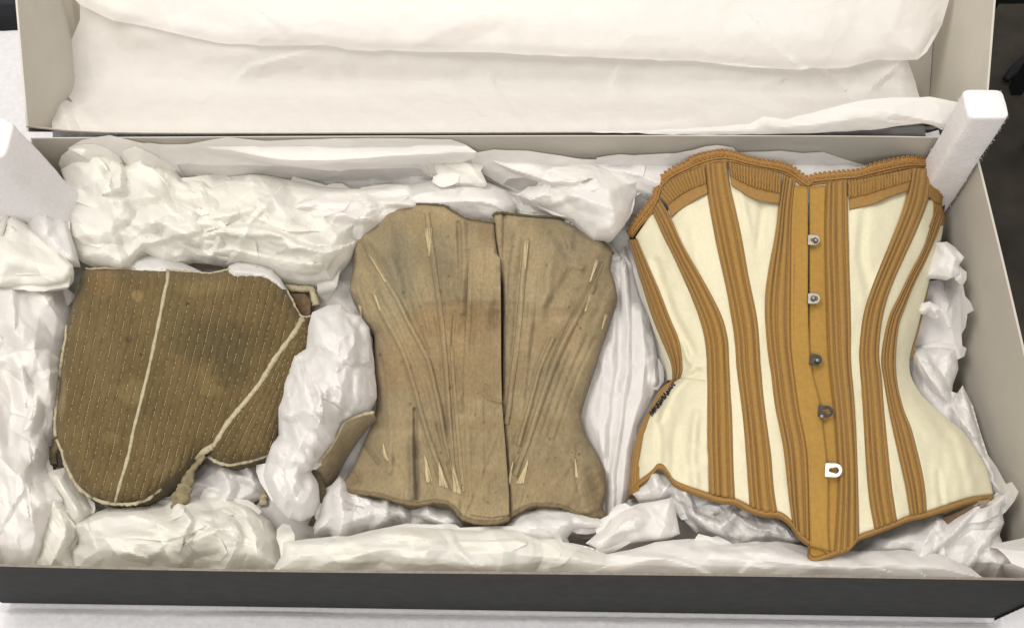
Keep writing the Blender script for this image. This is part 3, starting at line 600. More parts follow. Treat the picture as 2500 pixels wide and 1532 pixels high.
B('tissue_flap', 'pointed tissue flap between the yellow corset bust and the right wall', [(2270, 640), (2285, 592), (2312, 590), (2330, 602), (2354, 628), (2340, 650), (2346, 668), (2320, 680), (2290, 675), (2262, 674)], .120, .010, 24, [([(2300, 592), (2330, 630), (2320, 678)], .008, 24, 0)], 'tissue_cool', 4, .8, 40, 1, 1, 149, 1.5, drop=.02)
B('tissue_flap', 'small torn tissue curl below the pointed flap by the right wall', [(2248, 740), (2270, 735), (2292, 748), (2300, 758), (2288, 762), (2290, 775), (2272, 758), (2255, 765), (2240, 760)], .112, .006, 12, [], 'tissue_cool', 4, .8, 20, 1, 1, 151, 2, drop=.01)
B('tissue_sheet', 'vertically pleated tissue in the gap between the beige and yellow corsets', [(1492, 640), (1525, 600), (1540, 640), (1560, 720), (1590, 800), (1605, 870), (1610, 930), (1585, 985), (1555, 1040), (1545, 1120), (1540, 1200), (1515, 1240), (1500, 1290), (1475, 1285), (1470, 1180), (1440, 1090), (1415, 1020), (1425, 960), (1450, 900), (1480, 800), (1495, 740)],
  .085, .010, 24, [([(1530, 660), (1540, 800), (1530, 950), (1500, 1150), (1495, 1280)], .012, 22, 1), ([(1505, 760), (1500, 900), (1480, 1050), (1480, 1150)], .009, 22, 1), ([(1565, 760), (1575, 860), (1560, 980), (1530, 1100), (1515, 1240)], .010, 26, 0), ([(1480, 850), (1450, 1000), (1470, 1100)], .007, 22, 0), ([(1595, 830), (1600, 930)], .007, 20, 0)],
  'tissue_cool', 3, .7, 60, 1.57, 2.2, 157, 1.5, ridged=.3, flaps=0)
B('tissue_fold', 'rounded white tissue fold showing above the left top of the brown stays', [(285, 658), (300, 645), (330, 627), (360, 622), (395, 623), (430, 634), (470, 652), (505, 668), (480, 690), (300, 690)], .118, .018, 30, [], 'tissue_cool', 5, .5, 60, 0, 1, 163, .5, edges=0)
B('tissue_fold', 'thin curled tissue edge over the right shoulder of the brown stays', [(552, 660), (560, 648), (580, 640), (605, 641), (640, 648), (665, 658), (685, 680), (700, 706), (690, 712), (672, 700), (640, 690), (560, 690)], .128, .020, 24, [], 'tissue_cool', 5, .5, 60, 0, 1, 167, .5, edges=0)

# ------------------------------------------------------------------ garments: helpers
def coons(Lc, Rc, Tc=None, Bc=None, nu=12, nv=60):
    L = resample(Lc, nv); Rr = resample(Rc, nv)
    Tt = resample(Tc, nu) if Tc else L[0] + (Rr[0] - L[0]) * np.linspace(0, 1, nu)[:, None]
    Bb = resample(Bc, nu) if Bc else L[-1] + (Rr[-1] - L[-1]) * np.linspace(0, 1, nu)[:, None]
    u = np.linspace(0, 1, nu)[None, :, None]; v = np.linspace(0, 1, nv)[:, None, None]
    G = (1 - u) * L[:, None] + u * Rr[:, None] + (1 - v) * Tt[None] + v * Bb[None] \
        - ((1 - u) * (1 - v) * L[0] + u * (1 - v) * Rr[0] + (1 - u) * v * L[-1] + u * v * Rr[-1])
    f = [(j * nu + i, (j + 1) * nu + i, (j + 1) * nu + i + 1, j * nu + i + 1) for j in range(nv - 1) for i in range(nu - 1)]
    U = np.broadcast_to(u[..., 0], (nv, nu)).ravel(); Vv = np.broadcast_to(v[..., 0], (nv, nu)).ravel()
    return G.reshape(-1, 2), f, U, Vv
def edge_wall(V, f, drop, inward=0):
    """turn the free edges of a sheet down so that it has a real thickness"""
    ec = {}
    for t in f:
        for k in range(len(t)):
            e = (t[k], t[(k + 1) % len(t)]); key = (min(e), max(e)); ec[key] = ec.get(key, 0) + 1 if key in ec else 1
    V = [list(map(float, q)) for q in V]; F2 = list(f); idm = {}
    for t in f:
        for k in range(len(t)):
            a, b_ = t[k], t[(k + 1) % len(t)]
            if ec[(min(a, b_), max(a, b_))] == 1:
                for i in (a, b_):
                    if i not in idm: idm[i] = len(V); V.append([V[i][0], V[i][1], V[i][2] - drop])
                F2.append((a, idm[a], idm[b_], b_))
    return V, F2
def ribs(U, n, pow_=.62):
    t = np.clip(U * n + .16 * np.sin(U * 9 + n), 0, n - 1e-6) % 1.0; return np.maximum(0, 1 - (2 * t - 1) ** 2) ** pow_
def strip(name, Lc, Rc, Z, mt, parent, n=0, amp=.0012, off=.0012, nv=70, nu=None, Tc=None, Bc=None, drop=.0015, wr=0, tint=None, label=None, jit=0):
    nu = nu or (n * 11 + 1 if n else 12)
    G, f, U, Vv = coons(Lc, Rc, Tc, Bc, nu, nv)
    x, y = G[:, 0], G[:, 1]
    h = Z(x, y) + off
    if n: h = h + amp * ribs(U + .012 * smo3(np.stack([Vv * 6, U * 0, U * 0 + n], 1), 3), n)
    if wr: h = h + wr * (smo3(np.stack([x / 60, y / 110, x * 0], 1), 6) + .6 * crump(x, y, 70, 5, 1.3, 2.2) + .4 * smo3(np.stack([x / 18, y / 26, x * 0], 1), 7))
    if jit: h = h + jit * smo3(np.stack([x / 9, y / 9, x * 0], 1), 8)
    V = P(x, y, h)
    V2, f2 = edge_wall(V, f, drop)
    tt = None
    if tint is not None:
        tt = tint(x, y); e = len(V2) - len(V); tt = np.vstack([tt, np.tile(tt.mean(0) * .6, (e, 1))])
    o = mesh(name, V2, f2, mt, parent, tint=tt)
    if label: o['label'] = label
    return o
def cord(name, pts, Z, r, mt, parent, off=0.0, n=None, wob=0, squash=1, seed=0, kind=None, nseg=6, taper=False):
    L = np.hypot(*(np.diff(np.array(pts, float), axis=0)).T).sum(); n = n or max(6, int(L / 6))
    p = resample(pts, n); rg = np.random.default_rng(seed + 11)
    if wob: p = p + rg.normal(size=p.shape) * wob
    h = Z(p[:, 0], p[:, 1]) + off
    rr = np.full(n, r) * (1 + (rg.normal(size=n) * .12 if wob else 0))
    if taper: rr = rr * np.linspace(1, .4, n)
    b = MB(); b.tube(P(p[:, 0], p[:, 1], h), rr, nseg, True, squash); return b.build(name, mt, parent, smooth=True, kind=kind)
def blobs(x, y, base, bl, seed=0):
    c = np.tile(np.array(base), (len(x), 1))
    nz = smo3(np.stack([x / 90, y / 90, x * 0], 1), seed)[:, None] * .5 + smo3(np.stack([x / 25, y / 30, x * 0], 1), seed + 1)[:, None] * .3
    c = c * (1 + .30 * nz)
    wob = smo3(np.stack([x / 30, y / 30, x * 0], 1), seed + 2) * .22 + smo3(np.stack([x / 10, y / 10, x * 0], 1), seed + 3) * .12
    for (cx, cy, rx, ry, colr, k, sf) in bl:
        d = np.sqrt(((x - cx) / rx) ** 2 + ((y - cy) / ry) ** 2) + wob
        wgt = (np.clip((1 - d) / sf + .5, 0, 1) * k)[:, None]
        c = c * (1 - wgt) + np.array(colr) * wgt
    return np.clip(c, 0, 1)

# ------------------------------------------------------------------ YELLOW CORSET (right)
c3 = empty('corset', 'cream corset with ribbed tan boning bands, lace top and steel front clasps, at the right', 'corset')
L3 = np.array([(340, 1590), (400, 1572), (444, 1562), (520, 1545), (562, 1528), (600, 1538), (663, 1554), (726, 1568), (785, 1587), (833, 1605), (896, 1624), (928, 1628), (956, 1607), (996, 1585), (1047, 1556), (1105, 1542), (1160, 1536), (1225, 1534), (1400, 1530)])
R3 = np.array([(340, 2330), (440, 2318), (551, 2305), (592, 2298), (655, 2279), (711, 2264), (766, 2250), (822, 2235), (877, 2222), (913, 2225), (945, 2240), (972, 2260), (1017, 2310), (1053, 2355), (1103, 2391), (1148, 2414), (1207, 2427), (1400, 2440)])
def u3(x, y):
    l = np.interp(y, L3[:, 0], L3[:, 1]); r = np.interp(y, R3[:, 0], R3[:, 1]); return (2 * x - l - r) / (r - l)
Z3B, Z3H = .105, .068
wr3 = [([(1650, 1040), (1640, 1160)], .0028, 16, 2), ([(1605, 1010), (1612, 1120)], -.0035, 15, 2), ([(1700, 1010), (1690, 1120), (1700, 1180)], .0030, 18, 2), ([(1690, 900), (1640, 960), (1610, 1030)], .0035, 13, 2), ([(1640, 935), (1722, 900)], -.0030, 9, 2),
       ([(1600, 640), (1640, 760), (1690, 860)], -.0035, 18, 2), ([(1690, 560), (1700, 640)], .0025, 18, 2), ([(1810, 480), (1830, 560)], .0024, 13, 2), ([(1862, 500), (1850, 600)], -.0026, 13, 2), ([(2110, 520), (2100, 620), (2120, 700)], -.0034, 20, 2),
       ([(2240, 960), (2330, 1080)], -.0026, 20, 2), ([(2340, 1060), (2370, 1190)], .0026, 20, 2), ([(2290, 1150), (2300, 1225)], -.0030, 13, 2), ([(1720, 900), (1680, 880), (1670, 840)], .0025, 10, 2)]
def Z3(x, y):
    u = np.clip(np.abs(u3(x, y)), 0, 1)
    bust = np.exp(-((x - 1790) / 130) ** 2 - ((y - 500) / 130) ** 2) + np.exp(-((x - 2150) / 110) ** 2 - ((y - 510) / 120) ** 2)
    tip = np.clip((y - 1180) / 200, 0, 1)
    waist = np.exp(-((y - 880) / 150) ** 2)
    rl = ridge(x, y, wr3) if len(np.atleast_1d(x)) > 3 else 0
    return rl + Z3B + Z3H * np.power(1 - (u * .995) ** 2.2, .55) * (1 - .10 * tip) + .012 * bust - .004 * waist - .010 * np.exp(-((x - 1975) / 60) ** 2) * np.clip((620 - y) / 200, 0, 1)
c1L = [(1593, 518), (1622, 581), (1659, 659), (1693, 737), (1715, 803), (1724, 859), (1727, 959), (1727, 1069), (1730, 1130), (1732, 1203)]
c1R = [(1611, 484), (1635, 525), (1671, 603), (1722, 692), (1760, 766), (1776, 822), (1780, 878), (1783, 941), (1788, 1032), (1791, 1141), (1794, 1216)]
c2L = [(1720, 400), (1728, 481), (1748, 592), (1774, 711), (1793, 822), (1798, 896), (1813, 1014), (1821, 1105), (1830, 1232)]
c2R = [(1774, 394), (1785, 462), (1808, 562), (1830, 685), (1850, 785), (1857, 890), (1868, 996), (1882, 1105), (1889, 1190), (1898, 1246)]
c3L = [(1912, 425), (1902, 496), (1893, 570), (1874, 674), (1867, 748), (1871, 822), (1881, 900), (1893, 996), (1912, 1087), (1926, 1214), (1934, 1272)]
c3R = [(1943, 440), (1934, 525), (1932, 674), (1932, 822), (1938, 892), (1952, 996), (1970, 1087), (1976, 1178), (1978, 1316)]
bR = [(1972, 455), (1973, 581), (1973, 748), (1977, 866), (1985, 916), (1999, 970), (2008, 1032), (2021, 1160), (2021, 1284), (2025, 1342)]
b2L = [(1977, 455), (1977, 581), (1977, 748), (1974, 866), (1976, 916), (1985, 970), (1992, 1032), (2001, 1160), (2006, 1284), (2012, 1342)]
c4L = [(2017, 446), (2013, 562), (2015, 674), (2020, 822), (2024, 892), (2035, 996), (2043, 1105), (2046, 1178), (2043, 1250), (2036, 1350)]
c4R = [(2069, 438), (2071, 507), (2074, 637), (2078, 785), (2078, 873), (2085, 963), (2092, 1076), (2095, 1166), (2098, 1306)]
c5L = [(2226, 410), (2217, 462), (2202, 518), (2173, 592), (2147, 655), (2121, 722), (2106, 778), (2098, 852), (2099, 895), (2106, 986), (2112, 1098), (2121, 1211), (2135, 1291)]
c5R = [(2276, 412), (2269, 477), (2258, 514), (2232, 577), (2206, 633), (2180, 692), (2161, 748), (2150, 811), (2147, 870), (2153, 918), (2160, 1008), (2171, 1121), (2180, 1202), (2191, 1270)]
c6L = [(2286, 505), (2269, 562), (2254, 607), (2224, 663), (2195, 722), (2173, 766), (2158, 822), (2151, 880), (2158, 931), (2171, 1008), (2194, 1112), (2212, 1193), (2222, 1258)]
c6R = [(2302, 535), (2284, 585), (2258, 644), (2232, 696), (2210, 752), (2195, 796), (2188, 866), (2191, 931), (2207, 999), (2225, 1044), (2243, 1112), (2257, 1180), (2263, 1248)]
c0L = [(1534, 585), (1567, 696), (1589, 766), (1611, 822), (1637, 885), (1641, 926)]
c0R = [(1556, 583), (1582, 644), (1611, 711), (1637, 778), (1659, 833), (1666, 896), (1660, 922)]
silL = [(1534, 585), (1541, 610), (1556, 663), (1570, 726), (1589, 785), (1607, 833), (1626, 896), (1630, 926)]
silR = [(2303, 551), (2296, 592), (2277, 655), (2262, 711), (2248, 766), (2233, 822), (2221, 874), (2223, 913), (2238, 945), (2258, 972), (2308, 1017), (2353, 1053), (2389, 1103), (2412, 1148), (2425, 1207)]
lace_lo = [(1545, 578), (1565, 550), (1593, 518), (1611, 484), (1620, 459), (1648, 433), (1720, 402), (1774, 393), (1834, 406), (1912, 422), (1943, 440), (1972, 460), (1982, 450), (2056, 441), (2098, 437), (2210, 412), (2265, 409), (2296, 424), (2298, 451), (2290, 480)]
lace_hi = [(1531, 568), (1545, 545), (1561, 522), (1580, 496), (1594, 480), (1597, 462), (1602, 442), (1630, 416), (1667, 397), (1693, 379), (1722, 370), (1760, 364), (1793, 370), (1826, 381), (1856, 388), (1908, 396), (1938, 407), (1956, 421), (1974, 430), (1993, 423), (2056, 416), (2098, 412), (2128, 399), (2172, 388), (2224, 379), (2258, 384), (2295, 396), (2315, 412), (2314, 440), (2307, 473)]
PW = .0022
strip('cream_panel', silL[2:], c0L[1:], Z3, M['cream'], c3, wr=PW * .5, off=0)
strip('cream_panel', [(1552, 578)] + c0R[1:], c1L[:6] + [(1727, 930)], Z3, M['cream'], c3, nu=24, wr=PW, off=0, Bc=[(1660, 922), (1700, 928), (1727, 930)])
hemL = [(1560, 1172), (1584, 1154), (1598, 1140), (1606, 1131), (1620, 1134), (1635, 1154), (1646, 1168), (1675, 1183), (1732, 1203)]
strip('cream_panel', [(1658, 922), (1609, 970), (1586, 1014), (1573, 1054), (1564, 1105), (1558, 1140), (1560, 1172)], [(1727, 928), (1727, 1000), (1727, 1069), (1730, 1130), (1732, 1203)], Z3, M['cream'], c3, nu=40, nv=60, wr=PW * 1.6, off=0, Bc=hemL)
strip('cream_panel', [(1630, 515)] + c1R[2:], [(1722, 440)] + c2L[1:], Z3, M['cream'], c3, nu=20, wr=PW, off=0)
strip('cream_panel', [(1778, 430)] + c2R[1:], [(1904, 480)] + c3L[1:], Z3, M['cream'], c3, nu=24, wr=PW, off=0)
strip('cream_panel', [(2070, 480)] + c4R[1:], [(2220, 450)] + c5L[1:], Z3, M['cream'], c3, nu=24, wr=PW, off=0)
strip('cream_panel', [(2262, 490)] + c5R[2:], [(2292, 480), (2286, 505)] + c6L[1:], Z3, M['cream'], c3, wr=PW * .6, off=0, nu=10)
strip('cream_panel', c6R, silR, Z3, M['cream'], c3, nu=36, nv=80, wr=PW * 1.3, off=0, Bc=[(2263, 1248), (2320, 1228), (2374, 1213), (2425, 1207)])
for Lc, Rc, n in ((c0L, c0R, 4), (c1L, c1R, 4), (c2L, c2R, 4), (c3L, c3R, 4), (c4L, c4R, 4), (c5L, c5R, 4), (c6L, c6R, 4)):
    Tc = None; Bc = [(1934, 1272), (1952, 1298), (1978, 1318)] if Lc is c3L else [(1830, 1232), (1864, 1246), (1898, 1248)] if Lc is c2L else [(2036, 1352), (2074, 1340), (2098, 1310)] if Lc is c4L else None
    if Lc is c1L: Tc = [(1593, 518), (1611, 484)]
    o = strip('boning_casing', Lc, Rc, Z3, M['tan'], c3, n=n, amp=.0050, off=-.0001, nv=110, Bc=Bc, drop=.002, jit=.0002)
strip('boning_casing', [(1640, 926), (1609, 953), (1588, 994), (1560, 1047), (1545, 1105), (1539, 1160), (1538, 1205)], [(1660, 922), (1611, 970), (1588, 1014), (1575, 1054), (1566, 1105), (1560, 1160), (1561, 1198)], Z3, M['tan'], c3, n=3, amp=.0014, off=.001, drop=.02)
strip('boning_casing', [(2266, 700), (2250, 766), (2236, 822), (2220, 874)], [(2268, 700), (2254, 766), (2240, 822), (2226, 874)], lambda x, y: Z3(x, y) - .004, M['tan'], c3, n=1, off=0)
Zb = lambda x, y: Z3(x, y) + .0035
bl_ = strip('busk_band', [(1941, 452)] + c3R[1:-1] + [(1980, 1330)], bR, Zb, M['busk'], c3, nu=10, off=.0028, nv=90, drop=.005, wr=.0005, label='left front band that laps over the right one')
strip('busk_band', b2L, [(2015, 452)] + c4L[1:], Zb, M['busk'], c3, nu=10, off=-.0025, nv=90, drop=.004, wr=.0005)
for k, ln in enumerate(([(1945, 470), (1938, 700), (1942, 880), (1975, 1087), (1981, 1320)], [(2010, 470), (2010, 700), (2017, 880), (2036, 1080)])):
    cord('seam_stitch', ln, Zb, .0006, M['lace'], c3, off=.0022 if k < 1 else -.003, nseg=4)
# top bands
def tuckband(Tc, Bc, Bc2, n):
    o = strip('pintuck_band', [Tc[0], Bc[0]], [Tc[-1], Bc[-1]], Z3, M['tan'], c3, n=n, amp=.0050, off=.0024, nv=8, nu=n * 6 + 1, Tc=Tc, Bc=Bc)
    strip('plain_band', [Bc[0], Bc2[0]], [Bc[-1], Bc2[-1]], Z3, M['bind'], c3, off=.0046, nv=8, nu=24, Tc=Bc, Bc=Bc2, jit=.0006)
    cord('edge_stitching', Bc, Z3, .0008, M['lace'], o, off=.0028, nseg=4)
    cord('edge_stitching', Bc2, Z3, .0008, M['lace'], o, off=.0022, nseg=4)
tuckband([(1612, 478), (1622, 456), (1650, 432), (1720, 403)], [(1630, 499), (1660, 476), (1690, 459), (1724, 447)], [(1638, 528), (1665, 508), (1695, 488), (1728, 470)], 15)
tuckband([(1778, 395), (1834, 408), (1870, 414), (1910, 424)], [(1783, 427), (1815, 445), (1852, 459), (1906, 471)], [(1786, 450), (1819, 472), (1856, 489), (1903, 496)], 18)
tuckband([(2070, 441), (2098, 438), (2160, 425), (2224, 412)], [(2072, 483), (2120, 472), (2180, 453), (2224, 440)], [(2074, 510), (2124, 500), (2173, 480), (2217, 465)], 21)
tuckband([(2277, 412), (2285, 415), (2294, 422), (2297, 430)], [(2272, 440), (2280, 448), (2288, 458), (2294, 462)], [(2268, 478), (2276, 484), (2286, 492), (2296, 496)], 6)
strip('armhole_binding', [(2270, 480), (2278, 495), (2276, 530), (2266, 555)], [(2308, 465), (2300, 499), (2308, 525), (2305, 550)], Z3, M['bind'], c3, nu=8, off=.0012, jit=.0006)
# lace
def scallops(hi, lo):
    n = 420; H_ = resample(hi, n); Lo = resample(lo, n)
    base = H_ + (Lo - H_) * .22
    G = []; nv = 7; U = []
    ph = np.linspace(0, 84, n); sc = np.abs(np.sin(ph * math.pi)) ** .6
    top = base + (H_ - Lo) / (np.linalg.norm(H_ - Lo, axis=1)[:, None] + 1e-9) * (sc * 5.5)[:, None]
    V = []; 
    for j in range(nv):
        t = j / (nv - 1); p = top + (Lo - top) * t
        h = Z3(p[:, 0], p[:, 1]) + .0016 + .0014 * np.sin(math.pi * min(t * 1.2, 1)) + .0007 * np.sin(ph * 2 * math.pi + t * 7) * (t < .75) + .0005 * smo3(np.stack([p[:, 0] / 7, p[:, 1] / 7, ph * 0], 1), 3)
        V.append(P(p[:, 0], p[:, 1], h))
    V = np.vstack(V); f = [(j * n + i, (j + 1) * n + i, (j + 1) * n + i + 1, j * n + i + 1) for j in range(nv - 1) for i in range(n - 1)]
    V2, f2 = edge_wall(V, f, .003); o = mesh('lace_edging', V2, f2, M['lace'], c3)
    cord('cord', (Lo + (H_ - Lo) * .25)[::6].tolist(), Z3, .0011, M['bind'], o, off=.0032)
    b = MB()
    for k in range(84):                                     # picot loops
        i = min(n - 1, int((k + .5) * n / 84)); c = base[i] + (H_[i] - Lo[i]) / np.linalg.norm(H_[i] - Lo[i]) * 4
        t_ = H_[min(i + 2, n - 1)] - H_[max(i - 2, 0)]; t_ = t_ / (np.linalg.norm(t_) + 1e-9); nn = np.array([-t_[1], t_[0]]) if (H_[i] - Lo[i]) @ np.array([-t_[1], t_[0]]) > 0 else -np.array([-t_[1], t_[0]])
        a = np.linspace(-.3, math.pi + .3, 8); pts = c + np.outer(np.cos(a) * 3.4, t_) + np.outer(np.sin(a) * 3.6, nn)
        b.tube(P(pts[:, 0], pts[:, 1], Z3(pts[:, 0], pts[:, 1]) + .0015), .0007, 5)
        q2 = c - nn * 10; pts = q2 + np.outer(np.cos(a) * 3, t_) - np.outer(np.sin(a) * 5, nn)
        b.tube(P(pts[:, 0], pts[:, 1], Z3(pts[:, 0], pts[:, 1]) + .0038), .0007, 4)
    b.build('picot_loop', M['lace'], o, smooth=True, kind='stuff')
scallops(lace_hi, lace_lo)
# hem bindings
hem_full = [(1535, 1200), (1560, 1172), (1584, 1154), (1598, 1140), (1606, 1131), (1620, 1134), (1635, 1154), (1646, 1168), (1675, 1183), (1732, 1203), (1762, 1211), (1796, 1216), (1830, 1233), (1864, 1244), (1900, 1247), (1919, 1256), (1934, 1271), (1952, 1296), (1977, 1316), (2005, 1328), (2027, 1345)]
def binding(pts, wd, name='hem_binding', d=(0, 1)):
    q = [(p[0] + d[0] * wd, p[1] + d[1] * wd) for p in pts]
    n = int(len(pts) * 7)
    A = resample(pts, n); Bq = resample(q, n); V = []
    for t in (0, .25, .5, .75, 1):
        p = A + (Bq - A) * t; V.append(P(p[:, 0], p[:, 1], Z3(p[:, 0], p[:, 1]) + .0014 + .0020 * math.sin(math.pi * t) + .0003 * smo3(np.stack([p[:, 0] / 8, p[:, 1] / 8, p[:, 0] * 0], 1), 3)))
    V = np.vstack(V); f = [(j * n + i, (j + 1) * n + i, (j + 1) * n + i + 1, j * n + i + 1) for j in range(4) for i in range(n - 1)]
    V2, f2 = edge_wall(V, f, .006); return mesh(name, V2, f2, M['bind'], c3)
binding(hem_full, 13)
binding([(1977, 1325), (1975, 1345), (1988, 1358), (2028, 1346), (2040, 1342), (2074, 1330), (2099, 1304), (2135, 1290), (2190, 1269), (2222, 1256), (2262, 1247), (2320, 1229), (2374, 1213), (2426, 1205)], 13)
strip('busk_end', [(1977, 1308), (1976, 1348)], [(2040, 1318), (2036, 1350)], Zb, M['busk'], c3, off=-.0035, nv=8, Bc=[(1976, 1348), (1988, 1360), (2010, 1356), (2036, 1350)])
# far shell and dark lining seen through the hem
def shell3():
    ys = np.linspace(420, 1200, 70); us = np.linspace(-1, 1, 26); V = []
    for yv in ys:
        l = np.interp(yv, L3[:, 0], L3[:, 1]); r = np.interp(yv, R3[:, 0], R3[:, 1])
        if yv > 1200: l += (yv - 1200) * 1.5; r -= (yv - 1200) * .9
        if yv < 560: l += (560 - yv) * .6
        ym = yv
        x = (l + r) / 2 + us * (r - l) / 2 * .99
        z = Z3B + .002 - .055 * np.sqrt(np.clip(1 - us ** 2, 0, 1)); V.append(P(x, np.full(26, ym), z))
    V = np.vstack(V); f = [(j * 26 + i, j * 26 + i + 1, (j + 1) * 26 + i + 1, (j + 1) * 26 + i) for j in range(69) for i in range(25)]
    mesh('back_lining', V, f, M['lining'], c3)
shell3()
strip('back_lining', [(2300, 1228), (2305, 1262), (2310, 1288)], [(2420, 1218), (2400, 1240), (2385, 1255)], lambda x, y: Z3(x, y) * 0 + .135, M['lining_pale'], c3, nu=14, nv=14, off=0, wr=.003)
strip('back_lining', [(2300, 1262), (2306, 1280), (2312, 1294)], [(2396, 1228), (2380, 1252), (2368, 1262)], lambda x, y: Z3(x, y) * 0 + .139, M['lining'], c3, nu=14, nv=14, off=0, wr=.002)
# clasps
def clasp(x, y, w_, h_, mt, rot, kind, knob):
    root_name = 'clasp'; b = MB(); c, s_ = math.cos(rot), math.sin(rot)
    def tr(p): return np.array([x + p[0] * c - p[1] * s_, y + p[0] * s_ + p[1] * c])
    out = [(0, -h_ / 2), (w_ * .35, -h_ / 2)] + [(w_ - h_ / 2 + math.sin(a) * h_ / 2, -math.cos(a) * h_ / 2) for a in np.linspace(0, math.pi, 14)] + [(w_ * .35, h_ / 2), (0, h_ / 2)]
    out = [out[0]] + out[2:-2] + [out[-1]]
    k1 = h_ * .17; k2 = h_ * .26; xa = w_ * .33; xb = w_ * .62
    N_ = len(out)
    # keyhole: large round at xb, narrow slot towards xa
    hole = [(xa - k1, 0)] + [(xa - k1 * math.cos(a), -k1 * math.sin(a)) for a in (math.pi / 4, math.pi / 2)] + [(xb + k2 * math.cos(a), k2 * math.sin(a)) for a in np.linspace(-2.3, 2.3, 9)] + [(xa - k1 * math.cos(a), k1 * math.sin(a)) for a in (math.pi / 2, math.pi / 4)]
    cc = np.array([(xa + xb) / 2, 0.]); 
    def loop(pt):
        q = np.array(pt + [pt[0]], float); dd = np.r_[0, np.cumsum(np.hypot(*np.diff(q, axis=0).T))]
        q = np.stack([np.interp(np.linspace(0, dd[-1], 400), dd, q[:, i]) for i in (0, 1)], 1)
        an = np.arctan2(q[:, 1] - cc[1], q[:, 0] - cc[0]); res = []
        for t in np.linspace(-math.pi, math.pi, 49)[:-1]: res.append(q[np.argmin(np.abs((an - t + math.pi) % (2 * math.pi) - math.pi))])
        return res
    vs = loop(out) + loop(hole); fs = [(i, (i + 1) % 48, 48 + (i + 1) % 48, 48 + i) for i in range(48)]
    px = np.array([tr(v) for v in vs]); zt = Zb(np.array([x + w_ / 2]), np.array([y]))[0] + .0058
    up = P(px[:, 0], px[:, 1], np.full(len(px), zt))
    V2, f2 = edge_wall(up, [f[::-1] for f in fs], .0012)
    o = mesh('clasp', V2, f2, M[mt], c3, smooth=False)
    if knob is not None:
        kp = tr(knob); cen = P(np.array([kp[0]]), np.array([kp[1]]), np.array([zt + .0012]))[0]; b = MB(); v = []; f = []
        for i in range(7):
            th = math.pi * i / 6 * .75
            for k in range(10): v.append(cen + .0026 * np.array([math.sin(th) * math.cos(k * .6283), math.sin(th) * math.sin(k * .6283), math.cos(th) * .9]))
        for i in range(6):
            for k in range(10): f.append((i * 10 + k, (i + 1) * 10 + k, (i + 1) * 10 + (k + 1) % 10, i * 10 + (k + 1) % 10))
        b.add(v, f); b.build('clasp_knob', M['steel'], o, smooth=True)
    return o
clasp(1973, 585, 28, 24, 'steel', .03, 0, (19, 1))
clasp(1973, 728, 29, 25, 'steel', .03, 0, (13, -1))
clasp(1978, 874, 30, 26, 'steel_dark', .22, 0, (18, 1))
clasp(1998, 1001, 37, 27, 'steel_dark', .10, 0, (10, 14))
clasp(2015, 1146, 41, 33, 'steel_glint', .04, 0, None)
b = MB(); zig = []
for k in range(34):
    t = k / 33; bx_, by_ = 1646 + (1588 - 1646) * t, 937 + (1010 - 937) * t; s_ = 5 if k % 2 else -5
    zig.append((bx_ + s_ * .78 + random.uniform(-1.5, 1.5), by_ + s_ * .62 + random.uniform(-1.5, 1.5)))
cord('black_stitching', zig, lambda x, y: Z3(x, y) + .003, .0007, M['bthread'], c3, n=200, nseg=4)

# ------------------------------------------------------------------ BROWN STAYS (left)
c1 = empty('stays', 'dark olive brown stays with rows of pale stitching and cream taped seams', 'corset')
out1 = [(208, 657), (287, 656), (408, 660), (510, 667), (556, 660), (617, 656), (663, 667), (695, 700), (714, 735), (733, 769), (758, 772), (757, 841), (723, 915), (700, 985), (682, 1045), (663, 1108), (617, 1122), (561, 1133), (533, 1126), (505, 1110), (482, 1112), (445, 1152), (394, 1191), (352, 1221), (278, 1228), (222, 1212), (185, 1180), (157, 1124), (139, 1073), (134, 1031), (143, 943), (162, 799), (181, 730), (199, 674)]
tape1 = [(410, 660), (408, 690), (403, 707), (390, 775), (376, 841), (362, 905), (348, 962), (336, 1010), (325, 1054), (316, 1100), (306, 1138), (293, 1180), (281, 1226)]
tape2 = [(740, 772), (722, 806), (696, 841), (668, 880), (635, 934), (600, 978), (556, 1031), (535, 1065), (519, 1090)]
def Z1(x, y):
    d, _ = dseg(x, y, out1, True); k = np.clip(d / 45, 0, 1)
    return .128 + .018 * np.sqrt(1 - (1 - k) ** 2) + .010 * np.exp(-((x - 480) / 200) ** 2 - ((y - 900) / 200) ** 2) - .010 * np.clip((x - 640) / 100, 0, 1)
t1x = lambda y: np.interp(y, [p[1] for p in tape1], [p[0] for p in tape1])
left1 = [(208, 657), (199, 674), (181, 730), (162, 799), (150, 870), (143, 943), (134, 1031), (139, 1073), (157, 1124), (185, 1180), (222, 1212)]
lex = lambda y: np.interp(y, [p[1] for p in left1], [p[0] for p in left1])
PA = [(208, 657), (287, 656), (345, 658)] + tape1[::1] + [(278, 1228), (250, 1222), (222, 1212), (185, 1180), (157, 1124), (139, 1073), (134, 1031), (143, 943), (162, 799), (181, 730), (199, 674)]
PB = tape1 + [(352, 1221), (394, 1191), (445, 1152), (482, 1112), (505, 1098)] + tape2[::-1] + [(733, 769), (714, 735), (695, 700), (663, 667), (617, 656), (556, 660), (510, 667), (455, 663)]
PC = [(745, 773), (758, 772), (757, 841), (723, 915), (700, 985), (682, 1045), (663, 1108), (617, 1122), (561, 1133), (533, 1126), (508, 1110)] + tape2[::-1]
def phA(x, y): return (t1x(y) - x) / np.interp(y, [660, 1228], [21.5, 20])
def phB(x, y): return (x - t1x(y)) / np.interp(y, [660, 1100], [21.5, 19.5])
t2x = lambda y: np.interp(y, [p[1] for p in tape2], [p[0] for p in tape2])
